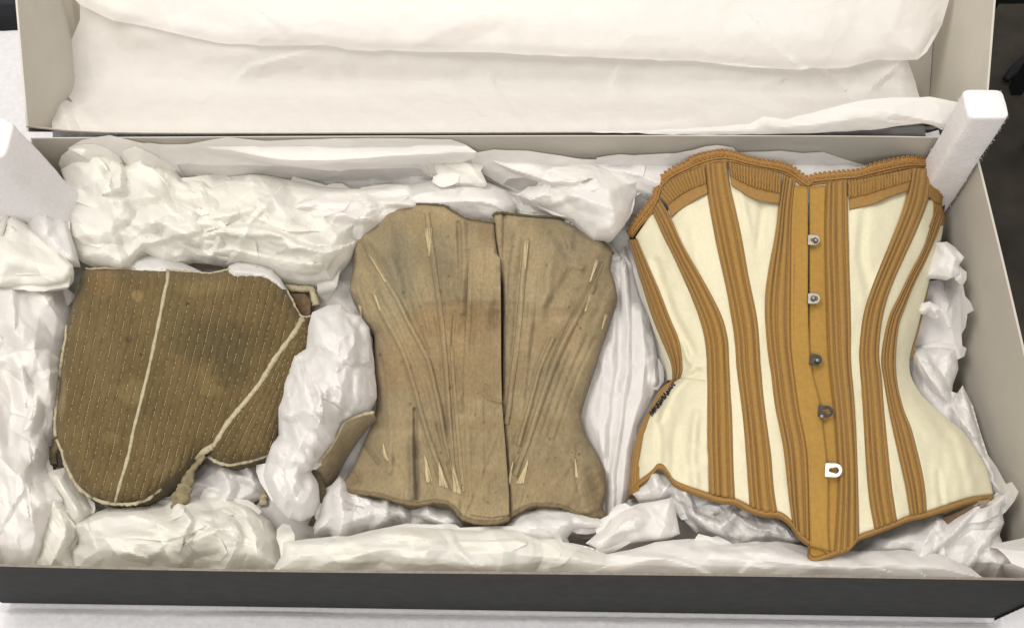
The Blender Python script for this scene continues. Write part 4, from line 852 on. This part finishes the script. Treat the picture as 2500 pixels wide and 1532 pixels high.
def phC(x, y):
    ox, oy = 800, 640; a = np.arctan2(x - ox, y - oy); a2 = np.arctan2(t2x(y) - ox, y - oy); return (a + .5215) / .036
brown = (.105, .073, .029)
bl1 = [(335, 722, 13, 15, (.22, .155, .07), .7, .4), (320, 955, 34, 36, (.165, .12, .05), .6, .35), (270, 1068, 22, 16, (.165, .12, .05), .5, .5), (520, 920, 34, 42, (.155, .11, .045), .75, .3),
       (520, 830, 80, 62, (.064, .049, .021), .8, .7), (565, 890, 42, 60, (.066, .050, .022), .75, .5), (255, 680, 30, 40, (.20, .125, .055), .5, .7), (240, 850, 50, 120, (.135,.10,.043), .5, .8), (420, 770, 40, 80, (.10, .078, .033), .5, .8),
       (313, 829, 10, 8, (.05, .035, .02), .9, .6), (311, 1000, 3, 3, (.03, .02, .01), .9, .5), (458, 742, 5, 4, (.04, .03, .02), .9, .5), (343, 865, 3, 3, (.03, .02, .01), .9, .5), (205, 1150, 3, 4, (.05, .03, .02), .9, .5), (430, 1150, 40, 30, (.13, .095, .045), .7, .5),
       (500, 700, 60, 20, (.19, .14, .06), .5, .8), (150, 960, 10, 60, (.25, .2, .11), .5, .7)]
def panel1(poly, ph, nm, drop=.02):
    v, f, be = fill(poly, 3.6); x, y = v[:, 0], v[:, 1]
    q = ph(x, y); r = np.abs(np.sin(q * math.pi)) ** .55
    h = Z1(x, y) + .0026 * (r - .6) + .0006 * smo3(np.stack([x / 40, y / 60, x * 0], 1), 4)
    V = P(x, y, h); c = .15 * np.array(brown) + .85 * blobs(x, y, brown, bl1, 3); c = c * 1.0
    V2, f2 = edge_wall(V, [tuple(t)[::-1] for t in f], drop); c = np.vstack([c, np.tile(c.mean(0) * .6, (len(V2) - len(V), 1))])
    return mesh(nm, V2, f2, M['stay'], c1, tint=c)
pA = panel1(PA, phA, 'boned_panel'); pB = panel1(PB, phB, 'boned_panel'); pC = panel1(PC, phC, 'boned_panel')
def strand_stitches(poly, ph, xr, n0, n1, parent, fan=False):
    b = MB(); rg = np.random.default_rng(n0 + 77); P_ = np.array(poly)
    y0, y1 = P_[:, 1].min() + 8, P_[:, 1].max() - 8
    for k in range(n0, n1):
        y = y0; op = rg.uniform(.5, 1)
        while y < y1:
            L = rg.uniform(3.0, 5.0)
            xs = np.linspace(*xr, 300); pv = ph(xs, np.full(300, y)); pv2 = ph(xs, np.full(300, y + L))
            if (pv.min() < k < pv.max()) and (pv2.min() < k < pv2.max()):
                o = np.argsort(pv); xa = np.interp(k, pv[o], xs[o]); o = np.argsort(pv2); xb = np.interp(k, pv2[o], xs[o])
                mid = (np.array([(xa + xb) / 2]), np.array([y + L / 2]))
                if inside(*mid, poly)[0] and dseg(*mid, poly, True)[0][0] > 6 and rg.random() < .18 + .75 * op * (.5 + .5 * math.sin(y * .013 + k * 1.7) ** 2):
                    p = np.array([(xa, y), (xb, y + L)]) + rg.normal() * .35; z = Z1(p[:, 0], p[:, 1]) - .0002
                    Q = P(p[:, 0], p[:, 1], z); m_ = Q.mean(0) + np.array([0, 0, .0005]); b.tube([Q[0], m_, Q[1]], .00023, 4, False)
            y += L + rg.uniform(1.6, 3.0)
    b.build('stitching_row', M['thread'], parent, kind='stuff')
strand_stitches(PA, phA, (100, 420), 1, 15, pA)
strand_stitches(PB, phB, (260, 770), 1, 23, pB)
strand_stitches(PC, phC, (480, 790), -9, 12, pC)
def tape(name, pts, wd, off=.0006):
    p = resample(pts, 70); t = np.gradient(p, axis=0); t /= np.linalg.norm(t, axis=1)[:, None]; n = np.stack([-t[:, 1], t[:, 0]], 1)
    wv = wd * (1 + .12 * np.sin(np.arange(70) * .9) + .08 * np.random.default_rng(2).normal(size=70))[:, None]
    V = []
    for s_, hh in ((-1, 0), (-.6, .0013), (0, .0018), (.6, .0013), (1, 0)):
        q = p + n * wv * s_ / 2; V.append(P(q[:, 0], q[:, 1], Z1(q[:, 0], q[:, 1]) + off + hh))
    V = np.vstack(V); f = [(j * 70 + i, j * 70 + i + 1, (j + 1) * 70 + i + 1, (j + 1) * 70 + i) for j in range(4) for i in range(69)]
    V2, f2 = edge_wall(V, f, .002); return mesh(name, V2, f2, M['tape'], c1)
tape('seam_tape', tape1, 9); tape('seam_tape', tape2, 12)
def tcord(name, pts, r, m_='tape', off=.0002, wob=.7, seed=1, taper=False): return cord(name, pts, Z1, r, M[m_], c1, off=off, wob=wob, seed=seed, squash=.8, taper=taper)
tcord('edge_binding', [(208, 657), (240, 655), (287, 655), (345, 658), (408, 659), (455, 663), (510, 667), (535, 663), (556, 658), (617, 654), (640, 657), (663, 666), (680, 683), (695, 700), (714, 735), (733, 770), (745, 774), (760, 771)], .0014, seed=2)
tcord('edge_binding', [(163, 795), (158, 840), (150, 880), (143, 943), (137, 1000), (134, 1031), (136, 1065)], .0019, seed=3)
tcord('edge_binding', [(208, 657), (199, 674), (190, 700), (181, 732)], .0009, 'dirty', seed=8)
tcord('edge_binding', [(139, 1073), (150, 1095), (157, 1124), (170, 1155), (185, 1180), (203, 1199), (222, 1212), (250, 1224), (281, 1229), (320, 1229), (352, 1221), (372, 1208), (392, 1191)], .0019, seed=4)
tcord('edge_binding', [(505, 1110), (517, 1120), (533, 1128), (561, 1134), (590, 1129), (617, 1122), (645, 1113), (666, 1108)], .0018, seed=5)
tcord('edge_binding', [(519, 1090), (505, 1098), (490, 1108), (480, 1114)], .0035, 'tape', .001, seed=6)
# tails: rolled worn tabs hanging at the waist
def tail(pts, rs, label=None, z=(.13, .09), mt='dirty'):
    p = resample(pts, 30); rr = np.interp(np.linspace(0, 1, 30), np.linspace(0, 1, len(rs)), rs) * (1 + .13 * np.random.default_rng(int(pts[0][0])).normal(size=30))
    b = MB(); b.tube(P(p[:, 0], p[:, 1], np.linspace(z[0], z[1], 30)), rr, 9, True, .7)
    o = b.build('waist_tab', M[mt], c1, smooth=True); V = np.array([v.co for v in o.data.vertices]); V += smo3(V * 180, 5)[:, None] * .0010
    o.data.vertices.foreach_set('co', V.ravel()); return o
tail([(500, 1112), (482, 1130), (466, 1152), (455, 1180), (445, 1205), (435, 1226), (425, 1246)], [.0025, .003, .004, .0070, .0085, .0085, .004], z=(.142, .125))
tail([(135, 1070), (135, 1085), (128, 1105), (122, 1130), (118, 1150)], [.003, .004, .006, .0075, .007], z=(.115, .10))
tail([(643, 1130), (642, 1160), (641, 1190), (643, 1232)], [.002, .0025, .0032, .005], z=(.10, .09), mt='tape')
tail([(625, 1205), (628, 1225), (632, 1240)], [.008, .010, .006], z=(.085, .08))
# upper back corner seen behind the right shoulder
def flat(name, poly, z, mt, parent, step=4, tint=None, wr=.001, drop=.002, tilt=(0, 0)):
    v, f, be = fill(poly, step); x, y = v[:, 0], v[:, 1]
    h = z + wr * smo3(np.stack([x / 20, y / 20, x * 0], 1), 5) + tilt[0] * (x - x.mean()) / 100 + tilt[1] * (y - y.mean()) / 100
    V = P(x, y, h); V2, f2 = edge_wall(V, [tuple(t)[::-1] for t in f], drop); tt = None
    if tint is not None: tt = tint(x, y); tt = np.vstack([tt, np.tile(tt.mean(0) * .6, (len(V2) - len(V), 1))])
    return mesh(name, V2, f2, mt, parent, tint=tt)
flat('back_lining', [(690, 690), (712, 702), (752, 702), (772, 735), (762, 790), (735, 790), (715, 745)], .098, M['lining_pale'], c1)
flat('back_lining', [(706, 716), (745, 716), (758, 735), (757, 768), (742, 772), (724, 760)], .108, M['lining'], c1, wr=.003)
cord('edge_binding', [(697, 700), (712, 704), (735, 705), (758, 704), (766, 720), (772, 745)], lambda x, y: x * 0 + .108, .0042, M['tape'], c1, wob=.8)
# under side shell
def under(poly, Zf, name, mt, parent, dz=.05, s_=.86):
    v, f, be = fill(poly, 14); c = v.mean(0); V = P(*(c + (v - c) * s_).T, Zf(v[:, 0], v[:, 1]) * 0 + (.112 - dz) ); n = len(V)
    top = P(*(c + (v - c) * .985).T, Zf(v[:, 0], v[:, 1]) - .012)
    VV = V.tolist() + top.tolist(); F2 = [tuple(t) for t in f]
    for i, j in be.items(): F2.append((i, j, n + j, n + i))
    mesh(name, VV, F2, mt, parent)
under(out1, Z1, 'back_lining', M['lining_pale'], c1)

c_hem = mat('olive_hem', (.165, .125, .070), .9, .2, 300, .4, 600); M['hem2'] = c_hem
# ------------------------------------------------------------------ BEIGE CORSET (middle)
c2 = empty('corset', 'faded beige cotton corset with worn seams, frayed flossing and an open front slit', 'corset')
oL = [(929, 523), (944, 505), (978, 500), (1035, 498), (1086, 503), (1103, 514), (1137, 534), (1170, 540), (1206, 545), (1208, 574), (1214, 619), (1222, 631), (1222, 700), (1222, 802), (1224, 973), (1234, 1086), (1243, 1200), (1244, 1262), (1225, 1271), (1206, 1274), (1160, 1272), (1126, 1260), (1112, 1240), (1092, 1226), (1058, 1222), (1023, 1229), (978, 1223), (921, 1206), (864, 1200), (841, 1195), (834, 1180), (842, 1168), (858, 1149), (870, 1120), (887, 1081), (903, 1045), (915, 1018), (921, 973), (916, 900), (914, 859), (913, 813), (890, 785), (875, 750), (852, 708), (861, 659), (861, 608), (870, 580), (892, 551), (921, 534)]
oR = [(1203, 523), (1223, 520), (1291, 527), (1365, 534), (1422, 560), (1473, 591), (1496, 619), (1490, 654), (1502, 693), (1508, 728), (1490, 779), (1467, 847), (1439, 933), (1416, 1007), (1428, 1058), (1456, 1103), (1478, 1149), (1482, 1195), (1470, 1234), (1484, 1268), (1450, 1266), (1411, 1254), (1390, 1242), (1365, 1234), (1308, 1230), (1280, 1238), (1262, 1249), (1244, 1257), (1238, 1150), (1226, 1000), (1229, 800), (1228, 700), (1216, 625), (1206, 560)]
allL = np.array([(480, 925), (534, 915), (580, 866), (608, 858), (659, 858), (708, 850), (750, 872), (785, 888), (813, 911), (900, 914), (973, 919), (1018, 912), (1081, 885), (1149, 856), (1195, 832), (1300, 830)])
allR = np.array([(480, 1330), (534, 1372), (591, 1476), (619, 1499), (693, 1505), (728, 1511), (779, 1493), (847, 1470), (933, 1442), (1007, 1419), (1058, 1431), (1103, 1459), (1149, 1481), (1195, 1485), (1270, 1490), (1300, 1490)])
def Z2b(x, y):
    l = np.interp(y, allL[:, 0], allL[:, 1]); r = np.interp(y, allR[:, 0], allR[:, 1]); u = np.clip(np.abs((2 * x - l - r) / (r - l)), 0, 1)
    return .104 + .050 * np.power(1 - (u * .99) ** 2.4, .5) + .006 * np.exp(-((y - 620) / 120) ** 2)
S2 = {'a': [(892, 597), (921, 648), (966, 722), (1006, 802), (1046, 881), (1069, 973), (1092, 1086), (1120, 1195)],
      'b': [(912, 716), (938, 773), (978, 847), (1006, 927), (1035, 1029), (1063, 1115), (1092, 1189)],
      'c': [(1043, 523), (1060, 648), (1077, 773), (1092, 944), (1103, 1115), (1114, 1195)],
      'd': [(1285, 585), (1274, 716), (1263, 830), (1245, 973), (1236, 1035)],
      'e': [(1450, 700), (1394, 802), (1348, 904), (1314, 1001), (1285, 1086), (1257, 1160)],
      'f': [(1350, 824), (1318, 900), (1290, 1001), (1265, 1086)],
      'g': [(875, 690), (905, 790), (935, 900), (945, 1030)]}
wr2 = [(S2[k_], .0011, 12, 2) for k_ in 'abcdef'] + [
       ([(900, 610), (960, 690), (1010, 780)], -.0030, 24, 2), ([(925, 540), (990, 690), (1040, 850)], -.0022, 22, 2), ([(1108, 560), (1112, 640), (1120, 720)], .0030, 22, 2), ([(1130, 545), (1135, 640), (1128, 760)], .0030, 14, 2),
       ([(1120, 545), (1123, 640), (1122, 700)], -.0034, 9, 2), ([(1350, 570), (1380, 610), (1415, 640)], -.004, 18, 2), ([(1395, 560), (1390, 610), (1420, 650)], .0035, 16, 2), ([(1400, 700), (1440, 680), (1480, 690)], .0018, 16, 2),
       ([(1340, 640), (1330, 720), (1310, 780)], .0022, 24, 2), ([(1340, 750), (1370, 700), (1400, 660)], -.0022, 18, 2), ([(1255, 580), (1245, 680), (1240, 760)], -.002, 10, 2), ([(945, 980), (955, 1060), (950, 1150)], .003, 14, 2), ([(1013, 1000), (1015, 1110), (1018, 1215)], -.0050, 9, 2),
       ([(1005, 1020), (1003, 1110), (1008, 1210)], .0030, 13, 2), ([(890, 1085), (910, 1110), (925, 1130)], -.0045, 7, 0), ([(850, 1150), (865, 1160), (870, 1175)], .004, 8, 0), ([(1180, 960), (1200, 975), (1225, 980)], .0028, 6, 0),
       ([(1440, 1150), (1460, 1200), (1475, 1250)], -.003, 22, 2), ([(1410, 1090), (1405, 1150), (1412, 1200)], -.002, 8, 2), ([(870, 560), (910, 600), (900, 650)], .003, 20, 2), ([(1100, 840), (1120, 900), (1125, 1000)], .0015, 7, 2), ([(1110, 760), (1105, 840), (1120, 960)], -.0014, 6, 2),
       ([(1150, 560), (1150, 700), (1142, 900), (1148, 1230)], .0012, 6, 2), ([(1180, 620), (1178, 800), (1176, 1000), (1178, 1240)], .0010, 6, 2)]
def par(pts, o):
    q = resample(pts, 14); t = np.gradient(q, axis=0); t /= np.linalg.norm(t, axis=1)[:, None]; return (q + np.stack([-t[:, 1], t[:, 0]], 1) * o).tolist()
fan2 = []
for k_ in 'abcdef':
    for o_ in (-9, 9): fan2.append(par(S2[k_], o_))
for a_, b_, n_ in (('a', 'b', 2), ('a', 'c', 4)):
    A_, B_ = resample(S2[a_], 14), resample(S2[b_], 14)
    for i_ in range(1, n_ + 1): fan2.append((A_ + (B_ - A_) * i_ / (n_ + 1)).tolist()[(3 if n_ > 2 else 1):])
for o_ in (26, 44, 62): fan2.append(par(S2['e'], -o_)[3:11])
for o_ in (20, 38): fan2.append(par(S2['d'], -o_)[2:12])
fan2 += [par(S2['g'], o_) for o_ in (0, 14)]
fan2 += [[(x_, 640 + 8 * (k_ % 3)), (x_ + 2, 900), (x_ + 8, 1230)] for k_, x_ in enumerate(range(1152, 1218, 9))]
def folds2(x, y):                                              # soft gathers fanning up from the waist
    al = np.arctan2(x - 1105, 1330 - y); ar = np.arctan2(x - 1245, 1330 - y); m = x > 1226
    a = np.where(m, ar, al); wv = smo3(np.stack([a * 14, y / 160, m * 5.], 1), 21) + .6 * smo3(np.stack([a * 34, y / 220, m * 5.], 1), 22)
    return .0052 * wv * np.clip((1010 - y) / 260, .22, 1)
def fan_h(x, y):
    h = 0
    for k_, l_ in enumerate(fan2):
        d, _ = dseg(x, y, l_); h = h - (.0016 if k_ < len(fan2) - 8 else .0007) * np.exp(-(d / 3.6) ** 2)
    return h
def Z2(x, y):
    return Z2b(x, y) + 1.4 * ridge(x, y, wr2) + folds2(x, y) + fan_h(x, y) + .0030 * smo3(np.stack([x / 45, y / 60, x * 0], 1), 11) + .0019 * crump(x, y, 60, 4, 1.4, 2) + .0009 * smo3(np.stack([x / 12, y / 16, x * 0], 1), 12)
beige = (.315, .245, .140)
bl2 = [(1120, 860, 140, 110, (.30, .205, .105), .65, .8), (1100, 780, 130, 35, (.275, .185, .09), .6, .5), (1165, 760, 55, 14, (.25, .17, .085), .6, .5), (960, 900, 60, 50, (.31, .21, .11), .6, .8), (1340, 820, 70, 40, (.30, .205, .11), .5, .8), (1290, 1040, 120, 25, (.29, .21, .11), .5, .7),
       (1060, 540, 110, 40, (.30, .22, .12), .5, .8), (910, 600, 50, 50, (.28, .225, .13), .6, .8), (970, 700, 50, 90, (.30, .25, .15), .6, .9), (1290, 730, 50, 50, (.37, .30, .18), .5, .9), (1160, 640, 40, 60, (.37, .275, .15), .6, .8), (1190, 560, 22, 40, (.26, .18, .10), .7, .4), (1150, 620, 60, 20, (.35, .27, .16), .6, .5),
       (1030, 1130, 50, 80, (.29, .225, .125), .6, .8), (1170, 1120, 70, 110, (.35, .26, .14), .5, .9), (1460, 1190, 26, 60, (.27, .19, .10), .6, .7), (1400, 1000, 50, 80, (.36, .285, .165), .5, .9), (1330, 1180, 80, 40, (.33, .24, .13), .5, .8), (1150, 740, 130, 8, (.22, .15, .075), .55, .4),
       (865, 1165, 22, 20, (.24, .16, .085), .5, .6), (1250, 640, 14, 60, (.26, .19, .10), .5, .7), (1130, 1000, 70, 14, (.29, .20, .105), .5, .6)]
bl2 += [(975, 640, 30, 90, (.235, .20, .135), .7, .8), (1075, 640, 26, 100, (.25, .20, .125), .6, .8), (1300, 620, 60, 50, (.36, .28, .165), .6, .9), (1400, 600, 40, 40, (.25, .20, .125), .7, .7), (1240, 740, 16, 150, (.25, .20, .13), .5, .8), (1150, 1035, 330, 14, (.27, .195, .105), .45, .8), (1150, 1160, 300, 12, (.29, .21, .115), .4, .8), (1010, 1150, 14, 90, (.20, .165, .105), .7, .8), (1350, 760, 110, 12, (.27, .19, .105), .5, .8), (1090, 950, 200, 9, (.27, .19, .10), .4, .8)]  # bl2: stains and brown bands, with grey blobs painting shadowed fold regions
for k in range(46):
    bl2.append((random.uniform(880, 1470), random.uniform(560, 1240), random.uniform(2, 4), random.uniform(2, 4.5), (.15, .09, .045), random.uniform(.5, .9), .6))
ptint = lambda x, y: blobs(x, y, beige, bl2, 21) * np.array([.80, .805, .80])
def grain2(x, y, c):                                        # fine cording of the busk pocket
    k = ((x > 1150) & (x < 1222) & (y > 600)); return c * (1 - .07 * (k * (np.sin(x * 1.25) > .2))[:, None])
def panel2(poly, nm, off=0, drop=.03, label=None):
    v, f, be = fill(poly, 3.2, 0); x, y = v[:, 0], v[:, 1]; d, _ = dseg(x, y, poly, True)
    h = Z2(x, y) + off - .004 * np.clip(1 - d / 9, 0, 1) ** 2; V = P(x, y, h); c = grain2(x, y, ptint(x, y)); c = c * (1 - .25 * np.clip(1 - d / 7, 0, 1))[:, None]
    V2, f2 = edge_wall(V, [tuple(t)[::-1] for t in f], drop); c = np.vstack([c, np.tile(c.mean(0) * .6, (len(V2) - len(V), 1))])
    o = mesh(nm, V2, f2, M['cotton'], c2, tint=c)
    if label: o['label'] = label
    return o
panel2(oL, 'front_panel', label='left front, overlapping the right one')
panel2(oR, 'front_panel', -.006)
placket = [(1146, 605), (1170, 600), (1205, 602), (1208, 618), (1221, 630), (1223, 760), (1223, 900), (1226, 990), (1234, 1086), (1242, 1200), (1243, 1255), (1200, 1262), (1150, 1256), (1137, 1143), (1131, 916), (1140, 745)]
v, f, be = fill(placket, 3.2); x, y = v[:, 0], v[:, 1]; V = P(x, y, Z2(x, y) + .0018 + .0004 * np.sin(x * 1.3))
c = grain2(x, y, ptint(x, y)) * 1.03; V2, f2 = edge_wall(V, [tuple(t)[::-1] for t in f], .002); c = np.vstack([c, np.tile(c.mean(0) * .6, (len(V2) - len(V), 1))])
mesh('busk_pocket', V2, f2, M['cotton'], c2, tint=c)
def seam2(pts, wd, nm='boning_channel', bright=1.07, off=.0002):
    if pts[0][0] > 1224: off = off - .0058
    q = np.array(pts, float); t = np.gradient(q, axis=0); t /= np.linalg.norm(t, axis=1)[:, None]; n = np.stack([-t[:, 1], t[:, 0]], 1)
    A = (q + n * wd / 2).tolist(); Bq = (q - n * wd / 2).tolist()
    o = strip(nm, Bq, A, Z2, M['cotton'], c2, n=1, amp=.0006, off=off, nv=80, nu=7, tint=lambda x, y: ptint(x, y) * bright, drop=.001)
    cord('edge_stitching', A, Z2, .0004, M['hem2'], o, off=off, nseg=4); return o
for k, wd in (('a', 11), ('b', 10), ('c', 12), ('d', 13), ('e', 13), ('f', 8)): seam2(S2[k], wd)
seam2([(1110, 770), (1104, 850), (1110, 960), (1122, 1100), (1132, 1200)], 8)
seam2([(1472, 640), (1440, 720), (1410, 790)], 7, bright=1.05)
def fls(tri):
    p = [(750 + a / 1.756, 460 + b_ / 1.756) for a, b_ in tri]; p = np.array(p); b = MB(); apex = p[0]; e0, e1 = p[1], p[2]
    rg = np.random.default_rng(int(apex[0]))
    for k in range(9):
        t = k / 8; e = e0 + (e1 - e0) * t + rg.normal(size=2) * .8; s_ = apex + rg.normal(size=2) * .5
        q = resample([s_, e], 6); b.tube(P(q[:, 0], q[:, 1], Z2(q[:, 0], q[:, 1]) + (.0008 if q[0, 0] < 1224 else -.0052) + .0003 * (k % 2)), .0005, 4)
    b.build('silk_flossing', M['straw'], c2, smooth=True)
for tri in ([(523, 290), (505, 172), (531, 168)], [(935, 345), (932, 222), (951, 225)], [(335, 400), (258, 270), (276, 300)], [(312, 522), (284, 446), (296, 462)], [(235, 562), (220, 500), (228, 505)], [(1213, 398), (1238, 300), (1249, 308)], [(1190, 527), (1213, 450), (1226, 458)], [(1264, 602), (1279, 538), (1287, 545)],
            [(504, 1144), (510, 1258), (536, 1262)], [(564, 1172), (566, 1272), (600, 1284)], [(624, 1180), (628, 1300), (658, 1308)], [(884, 1170), (862, 1240), (868, 1268)], [(948, 1160), (898, 1264), (927, 1262)], [(324, 1090), (332, 1150), (347, 1165)], [(1150, 1158), (1148, 1235), (1160, 1240)]): fls(tri)
def bcord(pts, r, m_='darkbind', off=-.001): return cord('edge_binding', pts, Z2, r, M[m_], c2, off=off, wob=.4, squash=.8)
bcord([(861, 612), (870, 580), (892, 551), (921, 534), (929, 523), (944, 505), (978, 500), (1035, 498), (1086, 503), (1103, 514), (1137, 534), (1170, 540), (1206, 545)], .0016, off=-.003)
bcord([(1203, 527), (1210, 521), (1223, 520), (1291, 527), (1365, 534), (1422, 560), (1473, 591), (1496, 619)], .0018, off=-.007)
bcord([(834, 1180), (841, 1195), (864, 1200), (921, 1206), (978, 1223), (1023, 1229), (1058, 1222), (1092, 1226), (1112, 1240), (1126, 1260), (1160, 1272), (1206, 1274), (1244, 1262)], .0024, 'hem2', -.003)
bcord([(1244, 1257), (1262, 1249), (1280, 1238), (1308, 1230), (1365, 1234), (1390, 1242), (1411, 1254), (1450, 1266), (1484, 1268)], .0024, 'hem2', -.009)
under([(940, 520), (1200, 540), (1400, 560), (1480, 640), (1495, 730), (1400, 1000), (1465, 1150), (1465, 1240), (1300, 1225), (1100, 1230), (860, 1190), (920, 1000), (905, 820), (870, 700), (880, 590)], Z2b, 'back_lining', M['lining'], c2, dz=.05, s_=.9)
flat('under_hem', [(1150, 1262), (1160, 1282), (1175, 1288), (1200, 1286), (1232, 1268), (1220, 1255)], .118, M['hem2'], c2, drop=.004)
# folded back wing curling out at the lower left
def wing():
    Lc = [(913, 1006), (885, 1012), (858, 1022), (838, 1036), (826, 1060), (810, 1088), (788, 1116), (765, 1140), (752, 1150)]
    Rc = [(918, 1025), (900, 1040), (882, 1062), (866, 1085), (848, 1112), (832, 1142), (818, 1168), (806, 1192), (792, 1215)]
    G, f, U, Vv = coons(Lc, Rc, None, [(752, 1150), (770, 1175), (782, 1200), (792, 1215)], 14, 50); x, y = G[:, 0], G[:, 1]
    h = .150 - .030 * Vv - .030 * U ** 1.5 + .001 * smo3(np.stack([x / 15, y / 15, x * 0], 1), 4)
    V = P(x, y, h); V2, f2 = edge_wall(V, f, .003); cc = .85 * blobs(x, y, (.36, .285, .175), [(830, 1130, 30, 60, (.24, .18, .10), .6, .8)], 31); cc = np.vstack([cc, np.tile(cc.mean(0) * .6, (len(V2) - len(V), 1))])
    mesh('back_wing', V2, f2, M['cotton'], c2, tint=cc)
    cord('edge_binding', Lc, lambda x, y: .150 - .030 * np.linspace(0, 1, len(x)) + .0005, .0018, M['tape'], c2, wob=.5, n=40)
    strip('edge_binding', [(750, 1152), (768, 1182), (774, 1215), (772, 1240), (752, 1280)], [(764, 1140), (786, 1168), (796, 1205), (792, 1240), (772, 1284)], lambda x, y: x * 0 + .1235 - (y - 1150) * .00012, M['darkbind'], c2, off=0, drop=.003, wr=.0006)
wing()

# ------------------------------------------------------------------ far background beyond the table
b = MB(); b.box((-.72, 1.05, -.09), (.30, 0, 0), (0, .22, 0), (0, 0, .10)); b.box((-.72, 1.05, .016), (.305, 0, 0), (0, .225, 0), (0, 0, .006))
tag(b.build('storage_box', mat('slate_board', (.06, .062, .07), .8, .06, 60)), 'dark grey closed storage box behind the table at the top left', 'box')
ch = empty('chair', 'dark chair standing on the floor at the top right, only its black edge visible', 'chair')
def fb(px, py, z): return P(np.array([px]), np.array([py]), np.array([z]))[0]
a0 = fb(2440, -10, -.30); b = MB(); b.box(a0 + np.array([.13, .10, 0]), (.16, 0, 0), (0, .10, 0), (0, 0, .02)); b.build('seat', M['black'], ch)
for dx, dy in ((0, .02), (.26, .02), (0, .18), (.26, .18)):
    b = MB(); b.box(a0 + np.array([dx, dy, -.25]), (.012, 0, 0), (0, .012, 0), (0, 0, .23)); b.build('leg', M['black'], ch)
a1 = fb(2455, 195, -.765); a2 = fb(2520, 140, -.765)
b = MB(); b.tube([a1 + [0, 0, .0], a1 * .7 + a2 * .3, a2 + [0, 0, .01]], [.008, .014, .015], 10, True, .8); b.build('caster_foot', M['black'], ch, smooth=True)
print('objects', len(bpy.data.objects), 'tris', sum(len(m_.polygons) for m_ in bpy.data.meshes))
